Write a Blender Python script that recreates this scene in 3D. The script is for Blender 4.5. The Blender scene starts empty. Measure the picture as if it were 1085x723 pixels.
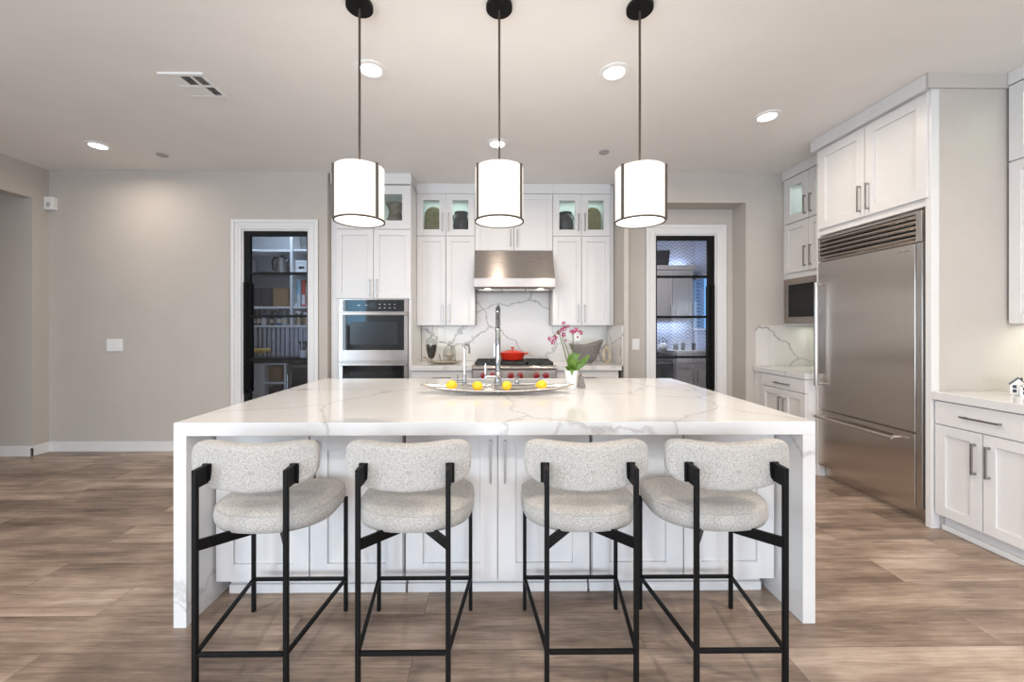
import bpy, bmesh, math, random
from mathutils import Vector, Matrix
random.seed(7)
PI = math.pi
SC = bpy.context.scene
COL = SC.collection

# ------------------------------------------------------------------ camera, world, exposure
cam_d = bpy.data.cameras.new('camera')
cam = bpy.data.objects.new('camera', cam_d)
COL.objects.link(cam)
cam.location = (0, 0, 1.3673)
cam.rotation_euler = (PI / 2, 0, -0.0097)
cam_d.sensor_width = 36
cam_d.lens = 425.0 / 1085 * 36
cam_d.shift_x = (542.5 - 531.75) / 1085
cam_d.shift_y = -(361.5 - 346.09) / 1085
cam_d.clip_start = 0.05
SC.camera = cam

world = bpy.data.worlds.new('world')
SC.world = world
world.use_nodes = True
world.node_tree.nodes['Background'].inputs[0].default_value = (0.30, 0.62, 1.0, 1)
world.node_tree.nodes['Background'].inputs[1].default_value = 1.0

SC.view_settings.view_transform = 'Standard'
SC.view_settings.look = 'None'
SC.view_settings.gamma = 1
SC.view_settings.use_curve_mapping = False
SC.view_settings.exposure = 0.13

def area(name, loc, rot, sx, sy, watts, color, spread=PI):
    d = bpy.data.lights.new(name, 'AREA')
    d.shape = 'RECTANGLE'
    d.size, d.size_y, d.energy, d.color, d.spread = sx, sy, watts, color, spread
    o = bpy.data.objects.new(name, d)
    o.location, o.rotation_euler = loc, rot
    COL.objects.link(o)
    return o

# unseen rear windows: wide one added for fill, narrow one mirrored in the oven
area('added_daylight_rear', (0.1, -3.9, 1.2), (PI / 2, 0, 0), 5.4, 2.0, 205, (0.88, 0.94, 1.0))
area('daylight_rear_narrow', (-4.52, -3.9, 2.07), (PI / 2, 0, 0), 0.6, 1.3, 17, (0.35, 0.70, 1.0))
# daylight from an unseen side window added to light the room from the left
area('added_daylight_left', (-4.8, -2.75, 1.6), (PI / 2, 0, -PI / 2), 2.0, 2.2, 175, (0.72, 0.87, 1.0))

# ------------------------------------------------------------------ materials
def new_mat(name):
    m = bpy.data.materials.new(name)
    m.use_nodes = True
    nt = m.node_tree
    return m, nt, nt.nodes, nt.links, nt.nodes['Principled BSDF']

def coords(nt, scale=(1, 1, 1), rot=(0, 0, 0), loc=(0, 0, 0)):
    tc = nt.nodes.new('ShaderNodeTexCoord')
    mp = nt.nodes.new('ShaderNodeMapping')
    mp.inputs['Scale'].default_value = scale
    mp.inputs['Rotation'].default_value = rot
    mp.inputs['Location'].default_value = loc
    nt.links.new(tc.outputs['Object'], mp.inputs['Vector'])
    return mp.outputs['Vector']

def noise(nt, vec, scale, detail=4, rough=0.5):
    n = nt.nodes.new('ShaderNodeTexNoise')
    n.inputs['Scale'].default_value = scale
    n.inputs['Detail'].default_value = detail
    n.inputs['Roughness'].default_value = rough
    nt.links.new(vec, n.inputs['Vector'])
    return n.outputs['Fac']

def ramp(nt, fac, stops):
    r = nt.nodes.new('ShaderNodeValToRGB')
    e = r.color_ramp.elements
    while len(e) < len(stops):
        e.new(0.5)
    for k, (p, c) in enumerate(stops):
        e[k].position = p
        e[k].color = (c[0], c[1], c[2], 1) if isinstance(c, tuple) else (c, c, c, 1)
    nt.links.new(fac, r.inputs['Fac'])
    return r.outputs['Color']

def mixc(nt, fac, a, b, mode='MIX'):
    m = nt.nodes.new('ShaderNodeMix')
    m.data_type = 'RGBA'
    m.blend_type = mode
    for sock, v in ((m.inputs['Factor'], fac), (m.inputs['A'], a), (m.inputs['B'], b)):
        pass
    ins = [i for i in m.inputs if i.enabled]
    fi = m.inputs[0]
    ai = [i for i in m.inputs if i.name == 'A' and i.type == 'RGBA'][0]
    bi = [i for i in m.inputs if i.name == 'B' and i.type == 'RGBA'][0]
    for sock, v in ((fi, fac), (ai, a), (bi, b)):
        if isinstance(v, (int, float)):
            sock.default_value = v
        elif isinstance(v, tuple):
            sock.default_value = (v[0], v[1], v[2], 1)
        else:
            nt.links.new(v, sock)
    return [o for o in m.outputs if o.type == 'RGBA'][0]

def math_(nt, op, a, b=None):
    n = nt.nodes.new('ShaderNodeMath')
    n.operation = op
    for i, v in enumerate((a, b)):
        if v is None:
            continue
        if isinstance(v, (int, float)):
            n.inputs[i].default_value = v
        else:
            nt.links.new(v, n.inputs[i])
    return n.outputs[0]

def bump(nt, bsdf, h, strength=0.2, dist=0.002):
    b = nt.nodes.new('ShaderNodeBump')
    b.inputs['Strength'].default_value = strength
    b.inputs['Distance'].default_value = dist
    nt.links.new(h, b.inputs['Height'])
    nt.links.new(b.outputs['Normal'], bsdf.inputs['Normal'])

def plain(name, c, rough=0.5, metal=0.0, var=0.06, vs=30, bs=0.0, bscale=60, bd=0.002, coat=0.0, spec=0.5):
    m, nt, N, L, b = new_mat(name)
    v = coords(nt)
    f = noise(nt, v, vs, 3)
    col = ramp(nt, f, [(0.3, tuple(x * (1 - var) for x in c)), (0.7, tuple(min(1, x * (1 + var)) for x in c))])
    L.new(col, b.inputs['Base Color'])
    b.inputs['Roughness'].default_value = rough
    b.inputs['Metallic'].default_value = metal
    b.inputs['Coat Weight'].default_value = coat
    b.inputs['Specular IOR Level'].default_value = spec
    if bs:
        bump(nt, b, noise(nt, v, bscale, 4), bs, bd)
    return m

def steel(name, c, rough, stretch, tangent=(0, 0, 1), bs=0.04, var=0.05):
    m, nt, N, L, b = new_mat(name)
    v = coords(nt, stretch)
    f = noise(nt, v, 6, 5, 0.6)
    L.new(ramp(nt, f, [(0.25, tuple(x * (1 - var) for x in c)), (0.75, tuple(min(1, x * (1 + var)) for x in c))]), b.inputs['Base Color'])
    b.inputs['Metallic'].default_value = 1
    r = nt.nodes.new('ShaderNodeMapRange')
    r.inputs['To Min'].default_value = rough - 0.05
    r.inputs['To Max'].default_value = rough + 0.07
    L.new(f, r.inputs['Value'])
    L.new(r.outputs['Result'], b.inputs['Roughness'])
    bump(nt, b, f, bs, 0.001)
    b.inputs['Anisotropic'].default_value = 0.92
    cx_ = nt.nodes.new('ShaderNodeCombineXYZ')
    for i_ in range(3): cx_.inputs[i_].default_value = tangent[i_]
    L.new(cx_.outputs[0], b.inputs['Tangent'])
    return m

def glass(name, tint=(1, 1, 1), refl=1.0, rough=0.0):
    m, nt, N, L, b = new_mat(name)
    N.remove(b)
    t = N.new('ShaderNodeBsdfTransparent')
    t.inputs[0].default_value = (*tint, 1)
    g = N.new('ShaderNodeBsdfGlossy')
    g.inputs['Roughness'].default_value = rough
    fr = N.new('ShaderNodeLayerWeight')
    fr.inputs['Blend'].default_value = 0.5
    k = math_(nt, 'MULTIPLY', math_(nt, 'ADD', math_(nt, 'MULTIPLY', math_(nt, 'POWER', fr.outputs['Facing'], 4.0), 0.6), 0.035), refl)
    mx = N.new('ShaderNodeMixShader')
    L.new(k, mx.inputs[0])
    L.new(t.outputs[0], mx.inputs[1])
    L.new(g.outputs[0], mx.inputs[2])
    L.new(mx.outputs[0], N['Material Output'].inputs['Surface'])
    return m

def emit(name, c, s):
    m, nt, N, L, b = new_mat(name)
    b.inputs['Base Color'].default_value = (c[0] * 0.3, c[1] * 0.3, c[2] * 0.3, 1)
    b.inputs['Emission Color'].default_value = (*c, 1)
    b.inputs['Emission Strength'].default_value = s
    b.inputs['Roughness'].default_value = 0.7
    return m

def quartz(name, base, vein, scale, seed, amount=0.55, rot=(0.3, 0.2, 0.5), width=0.035, rough=0.12):
    m, nt, N, L, b = new_mat(name)
    v = coords(nt, (1, 1, 1), rot, (seed, seed * 0.7, seed * 1.3))
    n = N.new('ShaderNodeTexNoise')
    n.inputs['Scale'].default_value = 1.6
    n.inputs['Detail'].default_value = 6
    n.inputs['Roughness'].default_value = 0.62
    L.new(v, n.inputs['Vector'])
    va = N.new('ShaderNodeVectorMath'); va.operation = 'MULTIPLY_ADD'
    va.inputs[1].default_value = (0.45, 0.45, 0.45)
    L.new(n.outputs['Color'], va.inputs[0]); L.new(v, va.inputs[2])
    def veins(sc, w, mask_scale, lo, hi):
        vo = N.new('ShaderNodeTexVoronoi')
        vo.feature = 'DISTANCE_TO_EDGE'
        vo.inputs['Scale'].default_value = sc
        L.new(va.outputs[0], vo.inputs['Vector'])
        line = ramp(nt, vo.outputs['Distance'], [(0.0, 1.0), (w * 0.35, 0.75), (w, 0.0)])
        mask = ramp(nt, noise(nt, v, mask_scale, 2), [(lo, 0.0), (hi, 1.0)])
        return math_(nt, 'MULTIPLY', line, mask)
    a = veins(scale, width, 1.3, 0.20, 0.42)
    c = veins(scale * 2.6, width * 0.7, 2.1, 0.52, 0.72)
    s = math_(nt, 'MINIMUM', math_(nt, 'ADD', a, math_(nt, 'MULTIPLY', c, 0.5)), 1.0)
    cloud = ramp(nt, noise(nt, va.outputs[0], 1.2, 4), [(0.35, tuple(x * 0.94 for x in base)), (0.6, base)])
    L.new(mixc(nt, math_(nt, 'MULTIPLY', s, amount), cloud, vein), b.inputs['Base Color'])
    b.inputs['Roughness'].default_value = rough
    b.inputs['Specular IOR Level'].default_value = 0.5
    return m

def floor_mat():
    m, nt, N, L, b = new_mat('plank_floor')
    v = coords(nt, (1, 1, 1), (0, 0, 0), (0.35, 0.02, 0))
    br = N.new('ShaderNodeTexBrick')
    br.offset = 0.37; br.offset_frequency = 2; br.squash = 1
    br.inputs['Scale'].default_value = 1
    br.inputs['Brick Width'].default_value = 1.55
    br.inputs['Row Height'].default_value = 0.2145
    br.inputs['Mortar Size'].default_value = 0.0016
    br.inputs['Mortar Smooth'].default_value = 0.2
    br.inputs['Bias'].default_value = 0.0
    br.inputs['Color1'].default_value = (0.0, 0.0, 0.0, 1)
    br.inputs['Color2'].default_value = (1, 1, 1, 1)
    br.inputs['Mortar'].default_value = (0.5, 0.5, 0.5, 1)
    L.new(v, br.inputs['Vector'])
    tone = br.outputs['Color']
    # grain: long streaks, offset plank by plank
    off = N.new('ShaderNodeVectorMath'); off.operation = 'MULTIPLY_ADD'
    off.inputs[1].default_value = (7.3, 3.1, 5.0)
    L.new(tone, off.inputs[0]); L.new(v, off.inputs[2])
    st = N.new('ShaderNodeMapping'); st.inputs['Scale'].default_value = (1.0, 6.5, 1)
    L.new(off.outputs[0], st.inputs['Vector'])
    g1 = noise(nt, st.outputs[0], 1.5, 7, 0.66)
    st2 = N.new('ShaderNodeMapping'); st2.inputs['Scale'].default_value = (3.0, 70, 1)
    L.new(off.outputs[0], st2.inputs['Vector'])
    g2 = noise(nt, st2.outputs[0], 1.6, 5, 0.6)
    g3 = noise(nt, off.outputs[0], 2.6, 3)
    f = math_(nt, 'ADD', math_(nt, 'MULTIPLY', g1, 0.52), math_(nt, 'ADD', math_(nt, 'MULTIPLY', g2, 0.24), math_(nt, 'MULTIPLY', g3, 0.24)))
    f = math_(nt, 'ADD', f, math_(nt, 'MULTIPLY', math_(nt, 'SUBTRACT', tone, 0.5), 0.13))
    col = ramp(nt, f, [(0.33, (0.090, 0.060, 0.044)), (0.45, (0.212, 0.152, 0.114)), (0.55, (0.358, 0.268, 0.206)), (0.68, (0.58, 0.47, 0.385))])
    col = mixc(nt, math_(nt, 'MULTIPLY', br.outputs['Fac'], 0.65), col, (0.05, 0.036, 0.028))
    L.new(col, b.inputs['Base Color'])
    rg = N.new('ShaderNodeMapRange')
    rg.inputs['To Min'].default_value = 0.42; rg.inputs['To Max'].default_value = 0.3
    L.new(g1, rg.inputs['Value']); L.new(rg.outputs[0], b.inputs['Roughness'])
    bump(nt, b, math_(nt, 'SUBTRACT', math_(nt, 'MULTIPLY', g2, 0.4), br.outputs['Fac']), 0.25, 0.0015)
    return m

def fabric_mat(name, c):
    m, nt, N, L, b = new_mat(name)
    v = coords(nt)
    w1 = coords(nt, (1, 1, 2.6))
    w2 = coords(nt, (2.6, 2.6, 1))
    f = math_(nt, 'ADD', math_(nt, 'MULTIPLY', noise(nt, w1, 185, 2, 0.8), 0.5), math_(nt, 'MULTIPLY', noise(nt, w2, 185, 2, 0.8), 0.5))
    L.new(ramp(nt, f, [(0.36, tuple(x * 0.40 for x in c)), (0.47, tuple(x * 0.85 for x in c)), (0.58, tuple(min(1, x * 1.3) for x in c))]), b.inputs['Base Color'])
    b.inputs['Roughness'].default_value = 0.95
    b.inputs['Specular IOR Level'].default_value = 0.15
    b.inputs['Sheen Weight'].default_value = 0.25
    bump(nt, b, f, 0.6, 0.003)
    return m

def chevron_mat(name, axis, c, line):
    m, nt, N, L, b = new_mat(name)
    tc = N.new('ShaderNodeTexCoord')
    sp = N.new('ShaderNodeSeparateXYZ')
    L.new(tc.outputs['Object'], sp.inputs[0])
    u = sp.outputs[axis]; z = sp.outputs[2]
    pp = math_(nt, 'PINGPONG', u, 0.08)
    t = math_(nt, 'FRACT', math_(nt, 'DIVIDE', math_(nt, 'ADD', z, pp), 0.068))
    l1 = math_(nt, 'LESS_THAN', t, 0.26)
    L.new(mixc(nt, l1, c, line), b.inputs['Base Color'])
    b.inputs['Roughness'].default_value = 0.25
    return m

def weave_mat(name, a, c, sc=60):
    m, nt, N, L, b = new_mat(name)
    v = coords(nt)
    w = N.new('ShaderNodeTexWave'); w.wave_type = 'BANDS'; w.bands_direction = 'Z'
    w.inputs['Scale'].default_value = sc; w.inputs['Distortion'].default_value = 4; w.inputs['Detail'].default_value = 3
    w.inputs['Detail Scale'].default_value = 3
    L.new(v, w.inputs['Vector'])
    n = noise(nt, v, sc * 1.4, 3)
    f = math_(nt, 'ADD', math_(nt, 'MULTIPLY', w.outputs['Fac'], 0.5), math_(nt, 'MULTIPLY', n, 0.5))
    L.new(ramp(nt, f, [(0.35, a), (0.68, c)]), b.inputs['Base Color'])
    b.inputs['Roughness'].default_value = 0.8
    bump(nt, b, f, 0.8, 0.006)
    return m

M = {}
M['wall'] = plain('taupe_plaster', (0.50, 0.458, 0.42), 0.85, var=0.02, vs=3, bs=0.35, bscale=70, bd=0.004)
M['ceiling'] = plain('ceiling_paint', (0.80, 0.775, 0.755), 0.9, var=0.015, vs=3, bs=0.2, bscale=60, bd=0.003)
M['trim'] = plain('white_trim_paint', (0.72, 0.71, 0.705), 0.4, var=0.01)
M['cab'] = plain('white_cabinet_paint', (0.70, 0.685, 0.68), 0.35, var=0.01)
M['cabin'] = plain('cabinet_interior', (0.72, 0.78, 0.70), 0.6, var=0.02)
M['greycab'] = plain('greige_cabinet_paint', (0.42, 0.39, 0.37), 0.45, var=0.02)
M['floor'] = floor_mat()
M['quartz'] = quartz('white_quartz', (0.69, 0.68, 0.675), (0.30, 0.27, 0.27), 1.1, 2.3, 0.46, width=0.013)
M['splash'] = quartz('marble_splash', (0.64, 0.61, 0.59), (0.20, 0.165, 0.165), 1.5, 5.1, 0.72, (0.2, 0.75, 0.1), 0.020, 0.2)
M['fabric'] = fabric_mat('oatmeal_boucle', (0.43, 0.41, 0.385))
M['black'] = plain('black_powder_coat', (0.004, 0.004, 0.0045), 0.5, var=0.1, spec=0.18)
M['blackframe'] = plain('black_door_metal', (0.004, 0.004, 0.0045), 0.45, var=0.1, spec=0.2)
M['bronze'] = plain('bronze_lamp_metal', (0.075, 0.055, 0.042), 0.5, metal=0.3, var=0.1)
M['steelh'] = steel('brushed_steel_horizontal', (0.41, 0.37, 0.345), 0.28, (1, 1, 60))
M['steelfr'] = steel('fridge_steel', (0.60, 0.55, 0.51), 0.21, (1, 1, 60), (0.7, 0.7, 0))
M['steelv'] = steel('brushed_steel_vertical', (0.50, 0.47, 0.44), 0.28, (40, 40, 1), (0.7, 0.7, 0))
M['nickel'] = plain('satin_nickel', (0.36, 0.35, 0.345), 0.3, metal=1, var=0.03)
M['chrome'] = plain('chrome', (0.50, 0.515, 0.53), 0.1, metal=1, var=0.02)
M['silver'] = plain('pale_silver', (0.80, 0.73, 0.66), 0.16, metal=1, var=0.06, vs=8)
M['pane'] = glass('clear_pane', (0.93, 0.95, 0.97), 1.0)
M['doorpane'] = glass('door_pane', (0.86, 0.90, 0.96), 1.0)
M['winpane'] = glass('window_pane', (0.95, 0.97, 1.0), 0.25)
M['clear'] = glass('clear_glassware', (0.93, 0.94, 0.93), 1.6)
M['oven'] = plain('black_oven_glass', (0.008, 0.009, 0.011), 0.04, var=0.0, spec=0.4)
M['blackgloss'] = plain('black_gloss', (0.008, 0.008, 0.009), 0.2, var=0.05, spec=0.35)
M['grate'] = plain('cast_iron', (0.03, 0.03, 0.031), 0.55, var=0.2, bs=0.2)
M['redknob'] = plain('red_knob', (0.30, 0.012, 0.018), 0.25, var=0.04, coat=0.5)
M['red'] = plain('red_enamel', (0.62, 0.030, 0.012), 0.15, var=0.08, vs=10, coat=0.6)
M['lemon'] = plain('lemon_skin', (0.80, 0.52, 0.015), 0.4, var=0.08, vs=60, bs=0.3, bscale=180)
M['leaf'] = plain('orchid_leaf', (0.10, 0.19, 0.025), 0.35, var=0.3, vs=18)
M['stem'] = plain('orchid_stem', (0.10, 0.13, 0.03), 0.5, var=0.3, vs=60)
M['petal'] = plain('magenta_petal', (0.28, 0.025, 0.085), 0.5, var=0.5, vs=70)
M['petalw'] = plain('pale_petal_lip', (0.72, 0.45, 0.52), 0.5, var=0.3, vs=60)
M['ceramic'] = plain('white_ceramic', (0.82, 0.81, 0.80), 0.2, var=0.01, coat=0.3)
M['greymetal'] = plain('grey_metal', (0.22, 0.20, 0.185), 0.5, metal=0.4, var=0.3, vs=140)
M['basketgrey'] = weave_mat('grey_wicker', (0.11, 0.10, 0.10), (0.34, 0.31, 0.29), 32)
M['basketbrown'] = weave_mat('brown_wicker', (0.13, 0.065, 0.025), (0.42, 0.25, 0.11), 40)
M['basketblack'] = weave_mat('black_wicker', (0.006, 0.006, 0.007), (0.035, 0.035, 0.04), 40)
M['olive'] = plain('olive_ceramic', (0.19, 0.17, 0.075), 0.5, var=0.3, vs=25, bs=0.2)
M['celadon'] = plain('mottled_stoneware', (0.20, 0.175, 0.125), 0.55, var=0.35, vs=22, bs=0.2)
M['darkpot'] = plain('charcoal_ceramic', (0.045, 0.042, 0.045), 0.3, var=0.4, vs=25)
M['plastic'] = plain('white_plastic', (0.80, 0.795, 0.785), 0.35, var=0.01)
M['greyplastic'] = plain('grey_plastic', (0.36, 0.34, 0.33), 0.5, var=0.03)
M['beans'] = plain('coffee_beans', (0.03, 0.018, 0.012), 0.45, var=0.6, vs=120, bs=0.8, bscale=120, bd=0.008)
M['tan'] = plain('tan_stoneware', (0.50, 0.39, 0.30), 0.55, var=0.12, vs=20)
M['sand'] = plain('sand_ornament', (0.52, 0.44, 0.33), 0.5, var=0.3, vs=30)
M['wood'] = plain('pale_wood', (0.34, 0.24, 0.16), 0.6, var=0.2, vs=30)
M['platter'] = plain('woven_platter', (0.42, 0.36, 0.29), 0.5, var=0.25, vs=40)
M['shade'] = emit('lit_linen_shade', (1.0, 0.945, 0.87), 0.80)
M['diffuser'] = emit('lit_diffuser', (1.0, 0.97, 0.93), 2.6)
M['can'] = emit('lit_can_lens', (1.0, 0.95, 0.88), 12)
M['pucklens'] = emit('lit_puck', (1.0, 0.95, 0.8), 6)
M['corrug'] = plain('corrugated_zinc', (0.45, 0.44, 0.46), 0.35, metal=0.85, var=0.12, vs=14)
M['darkstone'] = plain('dark_countertop', (0.014, 0.014, 0.017), 0.25, var=0.3, vs=40)
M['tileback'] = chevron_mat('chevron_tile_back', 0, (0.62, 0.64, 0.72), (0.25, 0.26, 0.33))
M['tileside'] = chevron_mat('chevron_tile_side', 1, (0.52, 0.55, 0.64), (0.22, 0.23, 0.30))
M['bottleblue'] = plain('blue_bottle', (0.03, 0.09, 0.22), 0.15, var=0.1)
M['bottledark'] = plain('dark_bottle', (0.012, 0.014, 0.016), 0.15, var=0.1)
M['bottlepale'] = plain('pale_bottle', (0.40, 0.48, 0.55), 0.15, var=0.1)
M['cream'] = plain('cream_label', (0.62, 0.55, 0.45), 0.6, var=0.05)
M['amber'] = plain('amber_glass', (0.62, 0.38, 0.06), 0.12, var=0.1)
M['pasta'] = plain('dry_pasta', (0.55, 0.36, 0.16), 0.7, var=0.4, vs=90, bs=0.5)
M['boxblue'] = plain('pale_blue_carton', (0.35, 0.55, 0.68), 0.6, var=0.1, vs=12)
M['boxred'] = plain('red_carton', (0.48, 0.06, 0.03), 0.6, var=0.1, vs=12)
M['boxwhite'] = plain('white_carton', (0.66, 0.66, 0.66), 0.6, var=0.04)
M['pantry'] = plain('pantry_paint', (0.40, 0.41, 0.42), 0.8, var=0.03)
M['navy'] = plain('navy_ceramic_paint', (0.012, 0.018, 0.05), 0.3, var=0.1)

# ------------------------------------------------------------------ mesh helpers
def wloc(o):
    v = Vector((0, 0, 0))
    while o is not None:
        v = v + Vector(o.location)
        o = o.parent
    return v

class MB:
    """collects shapes in world space; fr=('y',Y) or ('x',X) maps (u, w outward, v) of a front onto the world"""
    def __init__(s, fr=None):
        s.bm = bmesh.new(); s.fr = fr
    def P(s, p):
        if s.fr is None: return Vector(p)
        u, w, v = p
        return Vector((u, s.fr[1] - w, v)) if s.fr[0] == 'y' else Vector((s.fr[1] - w, u, v))
    def box(s, a, b, c, d, e, f):
        vs = [s.bm.verts.new(s.P((x, y, z))) for x in (a, b) for y in (c, d) for z in (e, f)]
        for q in ((0, 1, 3, 2), (4, 6, 7, 5), (0, 4, 5, 1), (2, 3, 7, 6), (0, 2, 6, 4), (1, 5, 7, 3)):
            s.bm.faces.new([vs[i] for i in q])
        return s
    def prism(s, poly, axis, a, b):
        """poly: 2D points; axis x: (y,z), y: (x,z), z: (x,y)"""
        def mk(p, t):
            return {'x': (t, p[0], p[1]), 'y': (p[0], t, p[1]), 'z': (p[0], p[1], t)}[axis]
        A = [s.bm.verts.new(s.P(mk(p, a))) for p in poly]
        B = [s.bm.verts.new(s.P(mk(p, b))) for p in poly]
        n = len(poly)
        s.bm.faces.new(A); s.bm.faces.new(B[::-1])
        for i in range(n):
            s.bm.faces.new([A[i], A[(i + 1) % n], B[(i + 1) % n], B[i]])
        return s
    def tube(s, pts, r, seg=10, cap=True, closed=False):
        pts = [s.P(p) for p in pts]
        n = len(pts)
        rs = r if isinstance(r, (list, tuple)) else [r] * n
        rings = []; ref = None
        for i, p in enumerate(pts):
            if closed:
                t = (pts[(i + 1) % n] - pts[i - 1]).normalized()
            else:
                t = (pts[min(i + 1, n - 1)] - pts[max(i - 1, 0)]).normalized()
            if ref is None:
                ref = Vector((0, 0, 1)) if abs(t.z) < 0.9 else Vector((1, 0, 0))
            a = t.cross(ref).normalized(); b = a.cross(t).normalized(); ref = b
            rings.append([s.bm.verts.new(p + (a * math.cos(2 * PI * k / seg) + b * math.sin(2 * PI * k / seg)) * rs[i]) for k in range(seg)])
        for i in range(n if closed else n - 1):
            A, B = rings[i], rings[(i + 1) % n]
            for k in range(seg):
                s.bm.faces.new([A[k], A[(k + 1) % seg], B[(k + 1) % seg], B[k]])
        if cap and not closed:
            s.bm.faces.new(rings[0][::-1]); s.bm.faces.new(rings[-1])
        return s
    def bar(s, p, q, w, h=None):
        """square bar from p to q"""
        h = h or w
        p = s.P(p); q = s.P(q); t = (q - p).normalized()
        ref = Vector((0, 0, 1)) if abs(t.z) < 0.9 else Vector((0, 1, 0))
        a = t.cross(ref).normalized() * w / 2; b = t.cross(a).normalized() * h / 2
        A = [s.bm.verts.new(p + a * i + b * j) for i, j in ((1, 1), (1, -1), (-1, -1), (-1, 1))]
        B = [s.bm.verts.new(q + a * i + b * j) for i, j in ((1, 1), (1, -1), (-1, -1), (-1, 1))]
        s.bm.faces.new(A); s.bm.faces.new(B[::-1])
        for i in range(4):
            s.bm.faces.new([A[i], A[(i + 1) % 4], B[(i + 1) % 4], B[i]])
        return s
    def lathe(s, prof, c, seg=24, sx=1, sy=1, cap=True):
        rings = []
        for r, z in prof:
            if r < 1e-5:
                rings.append([s.bm.verts.new((c[0], c[1], c[2] + z))])
            else:
                rings.append([s.bm.verts.new((c[0] + r * sx * math.cos(2 * PI * k / seg), c[1] + r * sy * math.sin(2 * PI * k / seg), c[2] + z)) for k in range(seg)])
        for A, B in zip(rings, rings[1:]):
            for k in range(seg):
                j = (k + 1) % seg
                if len(A) == 1 and len(B) == 1: continue
                if len(A) == 1: s.bm.faces.new([A[0], B[j], B[k]])
                elif len(B) == 1: s.bm.faces.new([A[k], A[j], B[0]])
                else: s.bm.faces.new([A[k], A[j], B[j], B[k]])
        if cap:
            if len(rings[0]) > 1: s.bm.faces.new(rings[0][::-1])
            if len(rings[-1]) > 1: s.bm.faces.new(rings[-1])
        return s
    def superell(s, c, a, b, h, e1, e2, nu=40, nv=16, f=None):
        """e1 shapes the height profile, e2 the outline in plan"""
        sp = lambda x, e: math.copysign(abs(x) ** e, x)
        rings = []
        for j in range(nv + 1):
            ph = -PI / 2 + PI * j / nv
            if j in (0, nv):
                p = Vector((0, 0, h * sp(math.sin(ph), e1)))
                if f: p = Vector(f(p))
                rings.append([s.bm.verts.new(Vector(c) + p)]); continue
            ring = []
            for k in range(nu):
                th = 2 * PI * k / nu
                p = Vector((a * sp(math.cos(ph), e1) * sp(math.cos(th), e2), b * sp(math.cos(ph), e1) * sp(math.sin(th), e2), h * sp(math.sin(ph), e1)))
                if f: p = Vector(f(p))
                ring.append(s.bm.verts.new(Vector(c) + p))
            rings.append(ring)
        for A, B in zip(rings, rings[1:]):
            for k in range(nu):
                j = (k + 1) % nu
                if len(A) == 1: s.bm.faces.new([A[0], B[j], B[k]])
                elif len(B) == 1: s.bm.faces.new([A[k], A[j], B[0]])
                else: s.bm.faces.new([A[k], A[j], B[j], B[k]])
        return s
    def grid(s, fn, nu, nv):
        V = [[s.bm.verts.new(fn(i / nu, j / nv)) for j in range(nv + 1)] for i in range(nu + 1)]
        for i in range(nu):
            for j in range(nv):
                s.bm.faces.new([V[i][j], V[i + 1][j], V[i + 1][j + 1], V[i][j + 1]])
        return s
    def build(s, name, mat, parent=None, bevel=0.0, origin=None, sharp=0.6, solid=0.0, seg=2):
        bm = s.bm
        bmesh.ops.recalc_face_normals(bm, faces=bm.faces)
        off = wloc(parent) if parent else Vector(origin or (0, 0, 0))
        for v in bm.verts: v.co -= off
        for f in bm.faces: f.smooth = True
        for e in bm.edges:
            if len(e.link_faces) == 2 and e.calc_face_angle() > sharp: e.smooth = False
        me = bpy.data.meshes.new(name)
        bm.to_mesh(me); bm.free()
        me.materials.append(M[mat] if isinstance(mat, str) else mat)
        o = bpy.data.objects.new(name, me)
        COL.objects.link(o)
        if parent: o.parent = parent
        else: o.location = off
        if solid:
            k = o.modifiers.new('solid', 'SOLIDIFY'); k.thickness = solid; k.offset = 0
        if bevel:
            k = o.modifiers.new('bevel', 'BEVEL'); k.width = bevel; k.segments = seg
            k.limit_method = 'ANGLE'; k.angle_limit = 0.6; k.harden_normals = True
        return o

def tag(o, label, cat, group=None):
    o['label'] = label; o['category'] = cat
    if group: o['group'] = group
    return o

def thing(name, label, cat, loc=(0, 0, 0), group=None):
    o = bpy.data.objects.new(name, None)
    o.empty_display_size = 0.1
    o.location = loc
    COL.objects.link(o)
    return tag(o, label, cat, group)

def struct(o, label=None):
    o['kind'] = 'structure'
    if label: o['label'] = label
    return o

def copy_tree(o, parent=None):
    c = o.copy(); COL.objects.link(c)
    if parent: c.parent = parent
    for ch in list(o.children): copy_tree(ch, c)
    return c

def label(o, t):
    o['label'] = t
    return o

# ------------------------------------------------------------------ room shell
H = 3.078
BW = 4.44          # main back wall plane
XL, XR = -4.915, 3.72
RY = -4.0
struct(MB().box(-8, 5.2, RY - 0.2, 8.0, -0.08, 0).build('floor', 'floor'))
struct(MB().box(-8, 5.2, RY - 0.2, 8.0, H, H + 0.08).build('ceiling', 'ceiling'))

w = MB()
D1 = (-2.82, -2.08, 2.438)
w.box(XL - 0.12, D1[0], BW, BW + 0.12, 0, H)
w.box(D1[0], D1[1], BW, BW + 0.12, D1[2], H)
w.box(D1[1], -1.88, BW, BW + 0.12, 0, H)
struct(w.build('wall_back', 'wall'))
struct(MB().box(-1.98, -1.88, BW + 0.12, 5.2, 0, H).build('wall_recess_left', 'wall'))
struct(MB().box(-1.98, 1.45, 5.10, 5.2, 0, H).build('wall_recess_back', 'wall'))
struct(MB().box(1.40, 1.45, BW, 5.10, 0, H).build('wall_recess_right', 'wall'))
D2 = (1.84, 2.575, 2.456)
w = MB()
w.box(1.45, D2[0], 4.70, 4.82, 0, H).box(D2[0], D2[1], 4.70, 4.82, D2[2], H).box(D2[1], 2.76, 4.70, 4.82, 0, H)
w.box(1.45, 2.76, BW, 4.70, 2.745, H)
struct(w.build('wall_niche', 'wall'))
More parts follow.
